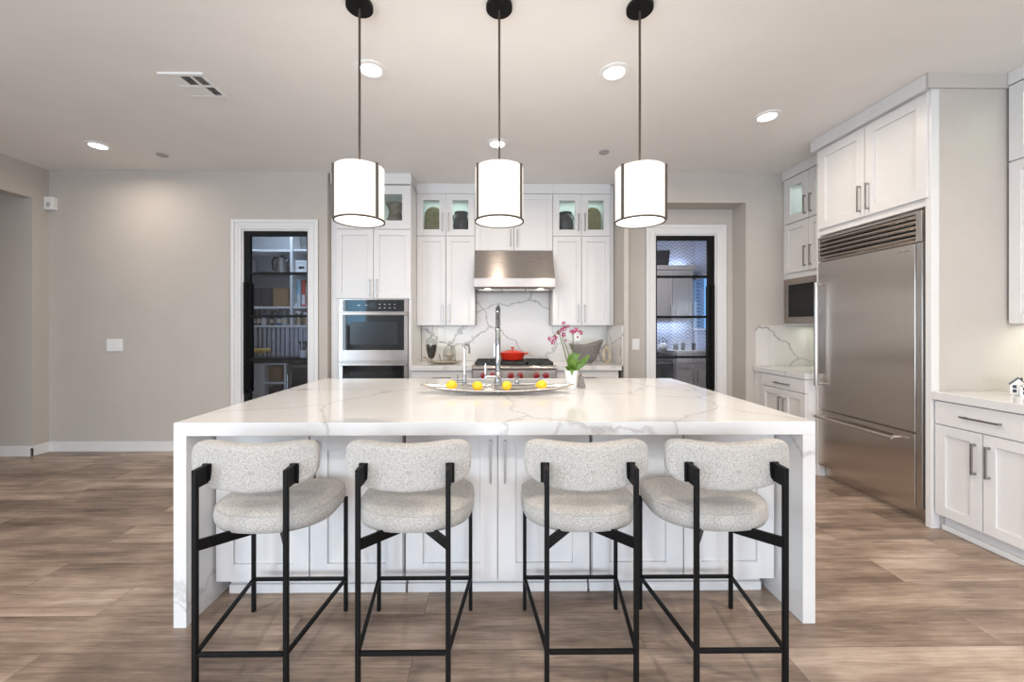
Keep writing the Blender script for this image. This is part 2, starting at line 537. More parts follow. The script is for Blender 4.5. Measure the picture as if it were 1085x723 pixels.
struct(MB().box(2.76, XR + 0.1, BW, 4.82, 0, H).build('wall_back_right', 'wall'))
struct(MB().box(XR, XR + 0.1, RY, BW, 0, H).build('wall_right', 'wall'))
# left wall: short return, wide cased opening to a hall, then wall with an added, unseen side window
w = MB()
w.box(XL - 0.12, XL, 4.28, BW, 0, H)
w.box(XL - 0.12, XL, 2.6, 4.28, 2.725, H)
w.box(XL - 0.12, XL, -1.7, 2.6, 0, H)
w.box(XL - 0.12, XL, -3.8, -1.7, 0, 0.3).box(XL - 0.12, XL, -3.8, -1.7, 2.8, H)
w.box(XL - 0.12, XL, RY, -3.8, 0, H)
struct(w.build('wall_left', 'wall'))
struct(MB().box(-7.5, XL - 0.12, 4.28, 4.40, 0, H).build('wall_hall', 'wall'))
struct(MB().box(-7.6, -7.5, 2.4, 4.40, 0, H).build('wall_hall_end', 'wall'))
struct(MB().box(-7.5, XL - 0.12, 2.4, 2.5, 0, H).build('wall_hall_near', 'wall'))
w = MB()
w.box(XL - 0.12, -4.85, RY - 0.1, RY, 0, H).box(-4.85, -4.2, RY - 0.1, RY, 2.75, H).box(-4.85, -4.2, RY - 0.1, RY, 0, 1.4).box(-4.2, -2.7, RY - 0.1, RY, 0, H)
w.box(-2.7, 2.9, RY - 0.1, RY, 2.3, H).box(-2.7, 2.9, RY - 0.1, RY, 0, 0.12).box(2.9, XR + 0.1, RY - 0.1, RY, 0, H)
struct(w.build('wall_rear', 'wall'))

def window(name, fr, u0, u1, v0, v1, n):
    root = MB(fr)
    t = 0.06 if fr[1] < 0 else 0.025
    q = 0.11 if fr[1] < 0 else 0.08
    root.box(u0, u1, q - 0.09, q - 0.03, v0, v0 + t).box(u0, u1, q - 0.09, q - 0.03, v1 - t, v1)
    for k in range(n + 1):
        c = u0 + (u1 - u0) * k / n
        a = min(max(c - t / 2, u0), u1 - t)
        root.box(a, a + t, q - 0.09, q - 0.03, v0 + t, v1 - t)
    o = struct(root.build(name, 'trim'))
    MB(fr).box(u0 + t, u1 - t, q - 0.064, q - 0.058, v0 + t, v1 - t).build('pane', 'winpane', o)
window('window_1', ('y', RY), -4.85, -4.2, 1.4, 2.75, 1)     # seen only in reflections
window('added_window_2', ('y', RY), -2.7, 2.9, 0.12, 2.3, 4)  # unseen wide window, added to light the room from behind
window('added_window_3', ('x', XL), -3.8, -1.7, 0.3, 2.8, 2)  # unseen side window, added for light from the left

# baseboards
def baseboard(name, segs):
    m = MB()
    for a in segs:
        m.box(*a, 0, 0.085)
        (x0, x1, y0, y1) = a
        if x1 - x0 > y1 - y0: m.box(x0, x1, y0 + 0.005, y1, 0.085, 0.107)
        else: m.box(x0, x1 - 0.005, y0, y1, 0.085, 0.107)
    struct(m.build(name, 'trim', bevel=0.002))
baseboard('baseboard_back', [(XL, -2.937, BW - 0.016, BW), (-2.015, -1.88, BW - 0.016, BW)])
baseboard('baseboard_left', [(XL, XL + 0.016, 4.264, BW - 0.016)])
baseboard('baseboard_hall', [(-7.5, XL + 0.016, 4.264, 4.28)])
baseboard('baseboard_niche', [(1.45, 1.76, 4.684, 4.70), (2.67, 2.76, 4.684, 4.70)])

def casing(name, x0, x1, z1, y, wd=0.105):
    m = MB()
    for a, b, t in ((0, wd, 0.012), (0.0, 0.035, 0.024), (0.05, 0.075, 0.018)):
        m.box(x0 - wd + a, x0 - wd + b, y - t, y, 0, z1 + wd - a)
        m.box(x1 + wd - b, x1 + wd - a, y - t, y, 0, z1 + wd - a)
        m.box(x0 - wd + b, x1 + wd - b, y - t, y, z1 + wd - b, z1 + wd - a)
    # jamb lining of the opening
    m.box(x0, x0 + 0.018, y, y + 0.119, 0, z1).box(x1 - 0.018, x1, y, y + 0.119, 0, z1).box(x0 + 0.018, x1 - 0.018, y, y + 0.119, z1 - 0.018, z1)
    struct(m.build(name, 'trim', bevel=0.003))
casing('trim_1', D1[0], D1[1], D1[2], BW)
casing('trim_2', D2[0], D2[1], D2[2], 4.70)

def glazed_door(name, x0, x1, z1, y, stile_l, stile_r, hx):
    root = bpy.data.objects.new(name, None); COL.objects.link(root)
    root.location = ((x0 + x1) / 2, y, 0); root.empty_display_size = 0.1
    struct(root)
    fr = MB()
    fr.box(x0, x0 + stile_l, y, y + 0.045, 0.012, z1).box(x1 - stile_r, x1, y, y + 0.045, 0.012, z1)
    a, b = x0 + stile_l, x1 - stile_r
    fr.box(a, b, y, y + 0.045, z1 - 0.05, z1).box(a, b, y, y + 0.045, 0.012, 0.09)
    fr.build('door_frame', 'blackframe', root, bevel=0.002)
    for z in (1.955, 1.48, 1.005, 0.53):
        MB().box(a, b, y + 0.004, y + 0.041, z - 0.014, z + 0.014).build('glazing_bar', 'blackframe', root)
    MB().box(a, b, y + 0.02, y + 0.026, 0.09, z1 - 0.05).build('glass_pane', 'doorpane', root)
    h = MB()
    for s, yy in ((1, y - 0.045), (-1, y + 0.09)):
        h.box(hx - 0.011, hx + 0.011, yy - 0.011, yy + 0.011, 0.64, 1.85)
        for z in (0.65, 1.84):
            h.box(hx - 0.011, hx + 0.011, min(yy, y + 0.02), max(yy, y + 0.02), z - 0.011, z + 0.011)
    h.build('pull_handle', 'blackframe', root)
glazed_door('door_1', D1[0] + 0.0185, D1[1] - 0.0195, D1[2] - 0.02, BW + 0.012, 0.065, 0.014, D1[0] + 0.056)
glazed_door('door_2', D2[0] + 0.0195, D2[1] - 0.02, D2[2] - 0.02, 4.712, 0.016, 0.07, D2[1] - 0.058)

# ------------------------------------------------------------------ cabinet helpers
def pull(fr, root, orient, c, a, b, w0, mat='nickel', wd=0.011, so=0.022):
    """bar pull standing off a front: orient v at u=c from v=a to b; orient h at v=c from u=a to b"""
    m = MB(fr); k = wd / 2; lo, hi = min(a, b), max(a, b)
    if orient == 'v':
        m.box(c - k, c + k, w0 + so, w0 + so + 0.009, lo, hi)
        for z in (lo + 0.008, hi - 0.008): m.box(c - k, c + k, w0, w0 + so + 0.002, z - 0.007, z + 0.007)
    else:
        m.box(lo, hi, w0 + so, w0 + so + 0.009, c - k, c + k)
        for u in (lo + 0.014, hi - 0.014): m.box(u - 0.007, u + 0.007, w0, w0 + so + 0.002, c - k, c + k)
    return m.build('handle', mat, root, bevel=0.0015)

def door(fr, root, u0, u1, v0, v1, glass_=False, handle=None, stile=0.062, mat='cab', w0=0.0, th=0.02, slab=False, name='door', hmat='nickel', so=0.022):
    u0, u1 = min(u0, u1) + 0.003, max(u0, u1) - 0.003
    v0 += 0.002; v1 -= 0.002
    m = MB(fr); w1 = w0 + th
    if slab:
        m.box(u0, u1, w0, w1, v0, v1)
    else:
        s = stile
        m.box(u0, u0 + s, w0, w1, v0, v1).box(u1 - s, u1, w0, w1, v0, v1)
        m.box(u0 + s, u1 - s, w0, w1, v0, v0 + s).box(u0 + s, u1 - s, w0, w1, v1 - s, v1)
        if not glass_:
            m.box(u0 + s, u1 - s, w0 + 0.002, w1 - 0.012, v0 + s, v1 - s)
    o = m.build(name, mat, root, bevel=0.0012)
    if glass_:
        MB(fr).box(u0 + stile, u1 - stile, w0 + 0.007, w0 + 0.011, v0 + stile, v1 - stile).build('glass_pane', 'pane', o)
    if handle:
        pull(fr, o, handle[0], handle[1], handle[2], handle[3], w1, hmat, 0.009 if so < 0.02 else 0.011, so)
    return o

def carcass(fr, root, u0, u1, depth, v0, v1, shelves=(), t=0.018, mat='cab', inner=None):
    """open-front box of panels"""
    m = MB(fr)
    m.box(u0, u0 + t, -depth, 0, v0, v1).box(u1 - t, u1, -depth, 0, v0, v1)
    m.box(u0 + t, u1 - t, -depth, 0, v0, v0 + t).box(u0 + t, u1 - t, -depth, 0, v1 - t, v1)
    for z in shelves: m.box(u0 + t, u1 - t, -depth + 0.012, -0.001, z - t / 2, z + t / 2)
    o = m.build('carcass', mat, root)
    MB(fr).box(u0 + t, u1 - t, -depth, -depth + 0.012, v0 + t, v1 - t).build('back_panel', inner or mat, root)
    return o

def crown(fr, root, u0, u1, depth, z0, proj=0.02, z1=H, endl=0, endr=0):
    m = MB(fr)
    m.box(u0 - endl, u1 + endr, -depth, proj, z0, z1 - 0.001)
    return m.build('crown_molding', 'cab', root, bevel=0.002)

def cab_light(loc, sx, sy, watts, col=(0.86, 1.0, 0.90), parent=None, name='cabinet_light'):
    return area(name, loc, (0, 0, 0), sx, sy, watts, col)

# ------------------------------------------------------------------ kitchen recess: oven tower
FT = ('y', 4.50)
r = thing('oven_tower_cabinet', 'tall white shaker cabinet tower that holds the black double wall oven', 'cabinet', (-1.387, 4.8, 0))
carcass(FT, r, -1.804, -0.97, 0.585, 2.44, 2.975, inner='cabin')
m = MB(FT)
m.box(-1.804, -1.77, -0.585, 0, 0.1, 2.44).box(-1.0, -0.97, -0.585, 0, 0.1, 2.44).box(-1.77, -1.0, -0.585, 0, 1.675, 2.44).box(-1.77, -1.0, -0.585, 0, 0.1, 0.40)
m.build('body', 'cab', r)
MB(FT).box(-1.87, -1.805, -0.585, -0.01, 0.0, 2.975).build('filler_strip', 'cab', r)
MB(FT).box(-1.80, -0.975, -0.5, -0.06, 0, 0.1).build('toe_kick', 'cab', r)
for u0, u1, hs in ((-1.804, -1.387, -1), (-1.387, -0.97, 1)):
    c = -1.387 + hs * 0.038
    door(FT, r, u0, u1, 2.452, 2.94, True, None, stile=0.095)
    door(FT, r, u0, u1, 1.677, 2.448, False, ('v', c, 1.70, 1.89))
door(FT, r, -1.804, -0.97, 0.11, 0.395, False, ('h', 0.30, -1.53, -1.24), name='drawer')
crown(FT, r, -1.865, -0.97, 0.585, 2.955, 0.022)
cab_light((-1.387, 4.72, 2.945), 0.5, 0.2, 0.9)
v = thing('ceramic_vase', 'flared stoneware vase behind glass above the double oven', 'vase', (-1.195, 4.68, 2.459))
MB().lathe([(0.0, 0), (0.105, 0), (0.125, 0.03), (0.118, 0.09), (0.078, 0.19), (0.07, 0.24), (0.085, 0.29), (0.108, 0.335), (0.10, 0.335), (0.06, 0.24), (0.0, 0.2)], (-1.195, 4.68, 2.459), 32).build('vessel', 'celadon', v)
MB().tube([(-1.195 + 0.079 * math.cos(t), 4.68 + 0.079 * math.sin(t), 2.459 + 0.19) for t in [2 * PI * k / 24 for k in range(24)]], 0.004, 6, closed=True).build('neck_ring', 'celadon', v)

# double wall oven
FO = ('y', 4.478)
r = thing('double_wall_oven', 'black glass and stainless double wall oven in the white tower', 'oven', (-1.383, 4.7, 0.42))
MB().box(-1.755, -1.011, 4.49, 5.0, 0.42, 1.66).build('oven_body', 'steelh', r)
MB(FO).box(-1.763, -1.003, -0.011, 0.0, 0.405, 1.672).build('face_frame', 'steelh', r)
m = MB(FO).box(-1.721, -1.043, 0.0, 0.012, 1.535, 1.663)
cp = m.build('control_panel', 'oven', r)
MB(FO).box(-1.43, -1.36, 0.012, 0.0135, 1.575, 1.635).build('display', 'blackgloss', cp)
for k in range(8):
    MB(FO).box(-1.32 + (k % 4) * 0.055, -1.305 + (k % 4) * 0.055, 0.012, 0.0132, 1.57 + 0.04 * (k // 4), 1.576 + 0.04 * (k // 4)).build('button', 'nickel', cp)
for u0, u1 in ((-1.56, -1.53), (-1.47, -1.45)):
    MB(FO).box(u0, u1, 0.012, 0.0132, 1.60, 1.606).build('button', 'nickel', cp)
for z0, zg, z1 in ((0.985, 1.106, 1.53), (0.415, 0.55, 0.972)):
    d = MB(FO).box(-1.763, -1.721, 0, 0.018, z0, z1).box(-1.043, -1.003, 0, 0.018, z0, z1).box(-1.721, -1.043, 0, 0.018, z0, zg).box(-1.721, -1.043, 0, 0.018, z1 - 0.04, z1).build('oven_door', 'steelh', r, bevel=0.002)
    MB(FO).box(-1.721, -1.043, 0.002, 0.015, zg, z1 - 0.04).build('door_glass', 'oven', d)
    MB(FO).box(-1.64, -1.12, 0.015, 0.0155, zg + 0.06, z1 - 0.11).build('oven_window', 'blackgloss', d)
    h = MB(FO).box(-1.755, -1.011, 0.045, 0.066, z1 - 0.036, z1 - 0.008)
    for u in (-1.74, -1.026): h.box(u - 0.012, u + 0.012, 0.018, 0.05, z1 - 0.034, z1 - 0.01)
    h.build('handle', 'steelh', d, bevel=0.004)

# ------------------------------------------------------------------ kitchen recess: wall cabinets
FU = ('y', 4.82)
def wall_unit(lbl, u0, u1, glassrow=True, v0=1.38):
    c = (u0 + u1) / 2
    r = thing('wall_cabinet', lbl, 'cabinet', (c, 4.96, v0))
    if glassrow:
        carcass(FU, r, u0, u1, 0.265, 2.448, 2.975, inner='cabin')
        carcass(FU, r, u0, u1, 0.265, v0, 2.446)
    else:
        carcass(FU, r, u0, u1, 0.265, v0, 2.975)
    crown(FU, r, u0, u1, 0.265, 2.958, 0.022)
    for a, b, s in ((u0, c, -1), (c, u1, 1)):
        hc = c + s * 0.039
        if glassrow:
            door(FU, r, a, b, 2.452, 2.955, True, ('v', hc, 2.51, 2.72), stile=0.075)
            door(FU, r, a, b, v0, 2.448, False, ('v', hc, 1.42, 1.63))
        else:
            door(FU, r, a, b, v0, 2.955, False, ('v', hc, 2.32, 2.53))
    return r
wall_unit('tall white wall cabinet with glass top doors left of the range hood', -0.97, -0.277)
wall_unit('short white two-door wall cabinet directly above the range hood', -0.276, 0.656, False, 2.276)
r = wall_unit('tall white wall cabinet with glass top doors right of the range hood', 0.657, 1.346)
MB(FU).box(1.347, 1.394, -0.265, -0.012, 1.38, 3.07).build('filler_strip', 'cab', r)
for x in (-0.62, 1.0):
    cab_light((x, 4.93, 2.94), 0.55, 0.12, 0.9, (0.85, 1.0, 0.96))

def arch_plate(x, y, lbl):
    r = thing('ceramic_plate', lbl, 'plate', (x, y, 2.467), 'olive plates in the glass cabinets')
    del r['group']
    R = 0.105
    prof = [(R * math.cos(t), 0.275 + R * 1.02 * math.sin(t)) for t in [PI * k / 20 for k in range(21)]]
    poly = [(x + p[0], 2.467 + p[1]) for p in prof] + [(x - R, 2.467), (x + R, 2.467)]
    MB().prism(poly, 'y', y, y + 0.035).build('slab', 'olive', r, bevel=0.008)
    MB().tube([(x + 0.8 * p[0], y - 0.002, 2.467 + 0.275 + (p[1] - 0.275) * 0.8) for p in prof], 0.004, 6).build('incised_rim', 'olive', r)
    return r
def lidded_jar(x, y, lbl):
    z = 2.467
    r = thing('ceramic_jar', lbl, 'jar', (x, y, z))
    MB().lathe([(0, 0), (0.075, 0), (0.085, 0.03), (0.096, 0.11), (0.094, 0.19), (0.075, 0.25), (0.070, 0.272), (0.083, 0.292), (0.078, 0.30), (0.0, 0.30)], (x, y, z), 28).build('vessel', 'darkpot', r)
    for s in (-1, 1):
        MB().tube([(x + s * (0.07 + 0.028 * math.sin(t)), y, z + 0.235 + 0.04 * math.cos(t)) for t in [PI * k / 8 for k in range(9)]], 0.007, 7).build('handle', 'darkpot', r)
    return r
arch_plate(-0.80, 4.96, 'arched olive ceramic plate behind glass left of the range hood')
lidded_jar(-0.452, 4.93, 'dark two-handled jar behind glass left of the range hood')
lidded_jar(0.83, 4.93, 'dark two-handled jar behind glass right of the range hood')
arch_plate(1.175, 4.96, 'arched olive ceramic plate behind glass right of the range hood')

# base cabinets, tops, splash of the recess
FB = ('y', 4.50)
def base_unit(fr, lbl, u0, u1, depth, doors=2, toe=0.1, hlen=0.2, drawers=True, top=0.875, cat='cabinet', name='base_cabinet', filler=None, dz=0.72, hz=(0.45, 0.645)):
    c = (u0 + u1) / 2
    loc = (c, fr[1] + depth / 2, 0) if fr[0] == 'y' else (fr[1] + depth / 2, c, 0)
    r = thing(name, lbl, cat, loc)
    MB(fr).box(u0, u1, -depth, 0, toe, top).build('body', 'cab', r)
    MB(fr).box(u0, u1, -depth, -0.055, 0, toe).build('toe_kick', 'cab', r)
    MB(fr).box(u0, u1, -0.055, -0.03, 0, 0.035).build('shoe_molding', 'trim', r, bevel=0.004)
    door(fr, r, u0 + 0.003, u1 - 0.003, dz + 0.004, top - 0.004, False, ('h', (dz + top) / 2, c - hlen / 2, c + hlen / 2), slab=True, name='drawer')
    if doors == 2:
        for a, b, s in ((u0 + 0.003, c, -1), (c, u1 - 0.003, 1)):
            door(fr, r, a, b, toe + 0.012, dz, False, ('v', c + s * 0.036, hz[0], hz[1]))
    else:
        door(fr, r, u0 + 0.003, u1 - 0.003, toe + 0.012, dz, False, ('v', u1 - 0.04, hz[0], hz[1]))
    return r
base_unit(FB, 'white base cabinet between the oven tower and the range', -0.968, -0.285, 0.585)
base_unit(FB, 'white base cabinet right of the range below the grey basket', 0.65, 1.355, 0.585)
def slab(name, lbl, box_, mat='quartz', cat='countertop', bev=0.003):
    return tag(MB().box(*box_).build(name, mat, bevel=bev, origin=((box_[0] + box_[1]) / 2, (box_[2] + box_[3]) / 2, box_[4])), lbl, cat)
slab('countertop', 'white quartz countertop between the oven tower and the range', (-0.968, -0.285, 4.45, 5.085, 0.877, 0.93))
slab('countertop', 'white quartz countertop right of the range under the grey basket', (0.65, 1.38, 4.45, 5.085, 0.877, 0.93))
m = MB().box(-0.965, 1.38, 5.086, 5.099, 0.931, 1.379).box(-0.27, 0.65, 5.086, 5.099, 1.379, 1.79)
tag(m.build('backsplash', 'splash', origin=(0.2, 5.09, 0.931)), 'grey-veined white marble backsplash behind the range', 'backsplash')
tag(MB().box(1.382, 1.399, 4.46, 5.08, 0.931, 1.379).build('backsplash_return', 'splash', origin=(1.39, 4.7, 0.931)), 'narrow marble side splash at the right end of the range counter', 'backsplash')

# outlets on the splash
def plate(x, y, z, wd, ht, lbl, name='outlet_plate', fr='y', rockers=1):
    r = thing(name, lbl, 'outlet' if 'outlet' in name else 'light switch', (x, y, z))
    MB().box(x - wd / 2, x + wd / 2, y - 0.006, y, z - ht / 2, z + ht / 2).build('cover_plate', 'plastic', r, bevel=0.002)
    n = rockers
    for k in range(n):
        c = x + (k - (n - 1) / 2) * 0.046
        MB().box(c - 0.016, c + 0.016, y - 0.010, y - 0.006, z - 0.033, z + 0.033).build('rocker' if 'switch' in name else 'socket', 'plastic', r, bevel=0.0015)
    return r
plate(-0.72, 5.0855, 1.27, 0.08, 0.18, 'tall white outlet cover behind the glass jar and dome')
plate(-0.72, 5.0855, 1.135, 0.08, 0.045, 'small white outlet strip just under the tall outlet cover', 'outlet_strip', rockers=0)
plate(1.01, 5.0855, 1.25, 0.075, 0.13, 'white outlet cover on the splash behind the grey basket')
plate(-4.20, BW - 0.0005, 1.163, 0.175, 0.135, 'white three-gang light switch on the left taupe wall', 'light_switch', rockers=3)
plate(1.619, 4.6995, 1.158, 0.085, 0.13, 'white single light switch beside the right glass door', 'light_switch')

# ------------------------------------------------------------------ range
FR = ('y', 4.46)
r = thing('gas_range', 'stainless gas range with red knobs under the hood', 'range', (0.183, 4.77, 0))
MB().box(-0.28, 0.645, 4.47, 5.08, 0.1, 0.905).build('range_body', 'steelh', r)
MB(FR).box(-0.28, 0.645, -0.01, 0.03, 0.79, 0.885).build('control_panel', 'steelh', r, bevel=0.003)
MB().tube([(-0.28, 4.435, 0.908), (0.645, 4.435, 0.908)], 0.024, 14).build('bullnose', 'steelh', r)
MB().box(-0.28, 0.645, 4.435, 5.08, 0.905, 0.932).build('cooktop', 'steelh', r)
MB().box(-0.255, 0.62, 4.50, 5.03, 0.932, 0.938).build('burner_tray', 'blackgloss', r)
for k in range(3):
    a = -0.255 + k * 0.293; b = a + 0.288
    g = MB()
    for u in (a, b - 0.012): g.box(u, u + 0.012, 4.50, 5.03, 0.945, 0.966)
    for y in (4.50, 4.758, 5.018): g.box(a, b, y, y + 0.012, 0.945, 0.966)
    for y in (4.63, 4.89):
        g.box(a, b, y - 0.006, y + 0.006, 0.953, 0.966)
    g.box((a + b) / 2 - 0.006, (a + b) / 2 + 0.006, 4.50, 5.03, 0.953, 0.966)
    for u in (a, b - 0.014):
        for y in (4.505, 5.01): g.box(u, u + 0.014, y, y + 0.014, 0.938, 0.95)
    g.build('grate', 'grate', r)
    for y in (4.63, 4.89):
        MB().lathe([(0, 0), (0.045, 0), (0.045, 0.008), (0.03, 0.012), (0, 0.012)], ((a + b) / 2, y, 0.938), 18).build('burner_cap', 'grate', r)
for x in (-0.155, -0.055, 0.14, 0.243, 0.425, 0.527):
    kb = MB()
    kb.fr = None
    kb.tube([(x, 4.43, 0.825), (x, 4.418, 0.825), (x, 4.416, 0.825), (x, 4.382, 0.825), (x, 4.378, 0.825)], [0.036, 0.036, 0.032, 0.029, 0.022], 20)
    k = kb.build('knob', 'redknob', r)
    MB().box(x - 0.004, x + 0.004, 4.372, 4.38, 0.805, 0.845).build('grip', 'redknob', k)
d = MB(FR).box(-0.275, 0.64, -0.008, 0.02, 0.16, 0.77).build('oven_door', 'steelh', r, bevel=0.004)
MB(FR).box(-0.12, 0.49, 0.02, 0.022, 0.32, 0.6).build('oven_window', 'oven', d)
MB().tube([(-0.22, 4.39, 0.72), (0.585, 4.39, 0.72)], 0.014, 12).box(-0.2, -0.18, 4.39, 4.445, 0.71, 0.73).box(0.545, 0.565, 4.39, 4.445, 0.71, 0.73).build('handle', 'steelh', d)
for x in (-0.22, 0.585):
    for y in (4.55, 5.0): MB().lathe([(0.02, 0), (0.02, 0.1)], (x, y, 0), 12).build('foot', 'blackgloss', r)

# red casserole
px, py, pz = 0.172, 4.76, 0.967
r = thing('casserole_pot', 'red enamelled casserole with lid on the range', 'pot', (px, py, pz))
MB().lathe([(0, 0), (0.105, 0), (0.125, 0.012), (0.142, 0.06), (0.146, 0.085), (0.138, 0.085), (0, 0.083)], (px, py, pz), 36, 1, 0.86).build('pot_body', 'red', r)
MB().lathe([(0.150, 0.086), (0.151, 0.093), (0.12, 0.108), (0.07, 0.121), (0, 0.127)], (px, py, pz), 36, 1, 0.86).build('lid', 'red', r)
MB().lathe([(0.008, 0.125), (0.008, 0.137), (0.02, 0.143), (0.022, 0.152), (0.012, 0.156), (0, 0.156)], (px, py, pz), 18).build('lid_knob', 'red', r)
for s in (-1, 1):
    MB().tube([(px + s * 0.14, py - 0.05, pz + 0.078), (px + s * 0.178, py - 0.035, pz + 0.083), (px + s * 0.186, py, pz + 0.084), (px + s * 0.178, py + 0.035, pz + 0.083), (px + s * 0.14, py + 0.05, pz + 0.078)], 0.009, 8).build('handle', 'red', r)

# range hood
r = thing('range_hood', 'wide stainless steel range hood with sloped front over the range', 'range hood', (0.187, 4.8, 1.78))
m = MB().prism([(4.535, 1.815), (4.535, 1.915), (4.79, 2.273), (5.084, 2.273), (5.084, 1.80), (4.56, 1.80)], 'x', -0.272, 0.648)
m.build('canopy', 'steelh', r, bevel=0.004)
MB().box(-0.272, 0.648, 4.527, 4.535, 1.815, 1.912).build('front_lip', 'steelh', r, bevel=0.002)
for k in range(3):
    a = -0.22 + k * 0.275
    b = MB()
    for j in range(8): b.box(a + j * 0.033, a + j * 0.033 + 0.02, 4.66, 5.02, 1.788, 1.7995)
    b.box(a - 0.004, a + 0.258, 4.655, 4.662, 1.785, 1.7995).box(a - 0.004, a + 0.258, 5.018, 5.025, 1.785, 1.7995)
    b.build('baffle_filter', 'steelv', r)
for x in (-0.12, 0.49):
    MB().lathe([(0.035, 0), (0.035, -0.006), (0, -0.006)], (x, 4.61, 1.7995), 18).build('hood_lamp', 'pucklens', r)
    area('hood_light', (x, 4.63, 1.775), (0, 0, 0), 0.06, 0.06, 0.8, (1, 0.88, 0.74))

# ------------------------------------------------------------------ items on the recess counters
def platter(x, y):
    r = MB().lathe([(0, 0.004), (0.10, 0.0), (0.16, 0.008), (0.215, 0.024), (0.222, 0.026), (0.212, 0.030), (0.195, 0.016), (0, 0.014)], (x, y, 0.931), 36, 1, 0.55)
    return tag(r.build('platter', 'platter', origin=(x, y, 0.931)), 'oval pale platter under the glass jar and dome', 'platter')
platter(-0.63, 4.74)
x, y, z = -0.785, 4.738, 0.953
r = thing('apothecary_jar', 'tapered glass jar of dark coffee beans on the platter', 'jar', (x, y, z))
MB().lathe([(0.0, 0.0), (0.04, 0), (0.012, 0.014), (0.012, 0.026), (0.035, 0.045), (0.058, 0.12), (0.066, 0.2), (0.062, 0.24), (0.055, 0.25)], (x, y, z), 28, cap=False).build('jar_glass', 'clear', r, solid=0.002)
MB().lathe([(0.0, 0.032), (0.032, 0.047), (0.054, 0.12), (0.062, 0.195), (0.055, 0.20), (0, 0.198)], (x, y, z), 28).build('coffee_beans', 'beans', r)
MB().lathe([(0.06, 0.252), (0.05, 0.272), (0.02, 0.288), (0.008, 0.292), (0.016, 0.31), (0.0, 0.325)], (x, y, z), 24, cap=False).build('lid', 'clear', r, solid=0.002)
x = -0.572
r = thing('cake_dome', 'small glass dome over a tan pedestal dish on the platter', 'cake dome', (x, y, z))
MB().lathe([(0, 0), (0.045, 0), (0.05, 0.006), (0.018, 0.02), (0.014, 0.05), (0.06, 0.066), (0.063, 0.074), (0.04, 0.078), (0.036, 0.115), (0, 0.12)], (x, y, z), 28).build('pedestal_dish', 'tan', r)
MB().lathe([(0.075, 0.004), (0.076, 0.10), (0.064, 0.16), (0.03, 0.20), (0.012, 0.208), (0.008, 0.222), (0.017, 0.238), (0.0, 0.25)], (x, y, z), 28, cap=False).build('glass_cover', 'clear', r, solid=0.002)
tag(MB().tube([(-0.865, 4.70, 1.0), (-0.86, 4.705, 1.005), (-0.80, 4.662, 0.975), (-0.755, 4.655, 0.956)], [0.012, 0.01, 0.005, 0.004], 8).build('wooden_scoop', 'wood', origin=(-0.8, 4.66, 0.95)), 'small wooden scoop leaning beside the coffee jar', 'scoop')
tag(MB().tube([(-0.668, 4.70, 0.955), (-0.684, 4.71, 1.02), (-0.688, 4.712, 1.045)], [0.006, 0.009, 0.006], 8).build('spreader_knife', 'greymetal', origin=(-0.668, 4.7, 0.95)), 'small grey spreader standing between jar and dome', 'spreader')

x, y, z = 1.045, 4.76, 0.937
m = MB()
def basket(u, v):
    th = 2 * PI * u
    t = v
    rr = 0.055 + 0.145 * t ** 0.62
    hz = 0.205 + 0.035 * math.cos(th) ** 2 + (0.03 if math.cos(th) > 0 else -0.015) * abs(math.cos(th))
    return (x + rr * math.cos(th) + 0.012 * (1 - t), y + 0.62 * rr * math.sin(th), z + 0.006 + hz * t)
m.grid(basket, 40, 10)
bmesh.ops.remove_doubles(m.bm, verts=m.bm.verts, dist=1e-4)
m.lathe([(0, 0.002), (0.06, 0.002), (0.06, 0.008), (0, 0.008)], (x + 0.012, y, z), 24, 1, 0.62)
tag(m.build('woven_basket', 'basketgrey', origin=(x, y, z), solid=0.012), 'flared grey woven basket on the counter right of the range', 'basket')
x, y = 1.292, 4.75
r = thing('loop_ornament', 'beige looped ornament beside the grey basket', 'ornament', (x, y, 0.931))
pts = []
for k in range(28):
    t = 2 * PI * k / 28
    pts.append((x + 0.035 * math.sin(t) + 0.008 * math.sin(2 * t), y + 0.012 * math.cos(3 * t), 0.931 + 0.105 - 0.092 * math.cos(t)))
MB().tube(pts, 0.0165, 10, closed=True).build('loop', 'sand', r)
MB().superell((x, y, 0.938), 0.04, 0.03, 0.0065, 0.4, 1, 24, 8).build('foot', 'sand', r)

# under-cabinet lighting
for a, b in ((-0.62, 0.55), (1.0, 0.55)):
    area('under_cabinet_light', (a, 4.93, 1.372), (0, 0, 0), b, 0.05, 0.55, (0.98, 1.0, 0.84))

# ------------------------------------------------------------------ island
IX0, IX1, IY0, IY1, IT = -1.470, 1.460, 1.8306, 3.379, 0.93
TH = 0.06
r = thing('island_worktop', 'white grey-veined quartz island top with waterfall ends', 'worktop', ((IX0 + IX1) / 2, (IY0 + IY1) / 2, 0))
SX0, SX1, SY0, SY1 = -0.37, 0.36, 3.10, 3.325
m = MB()
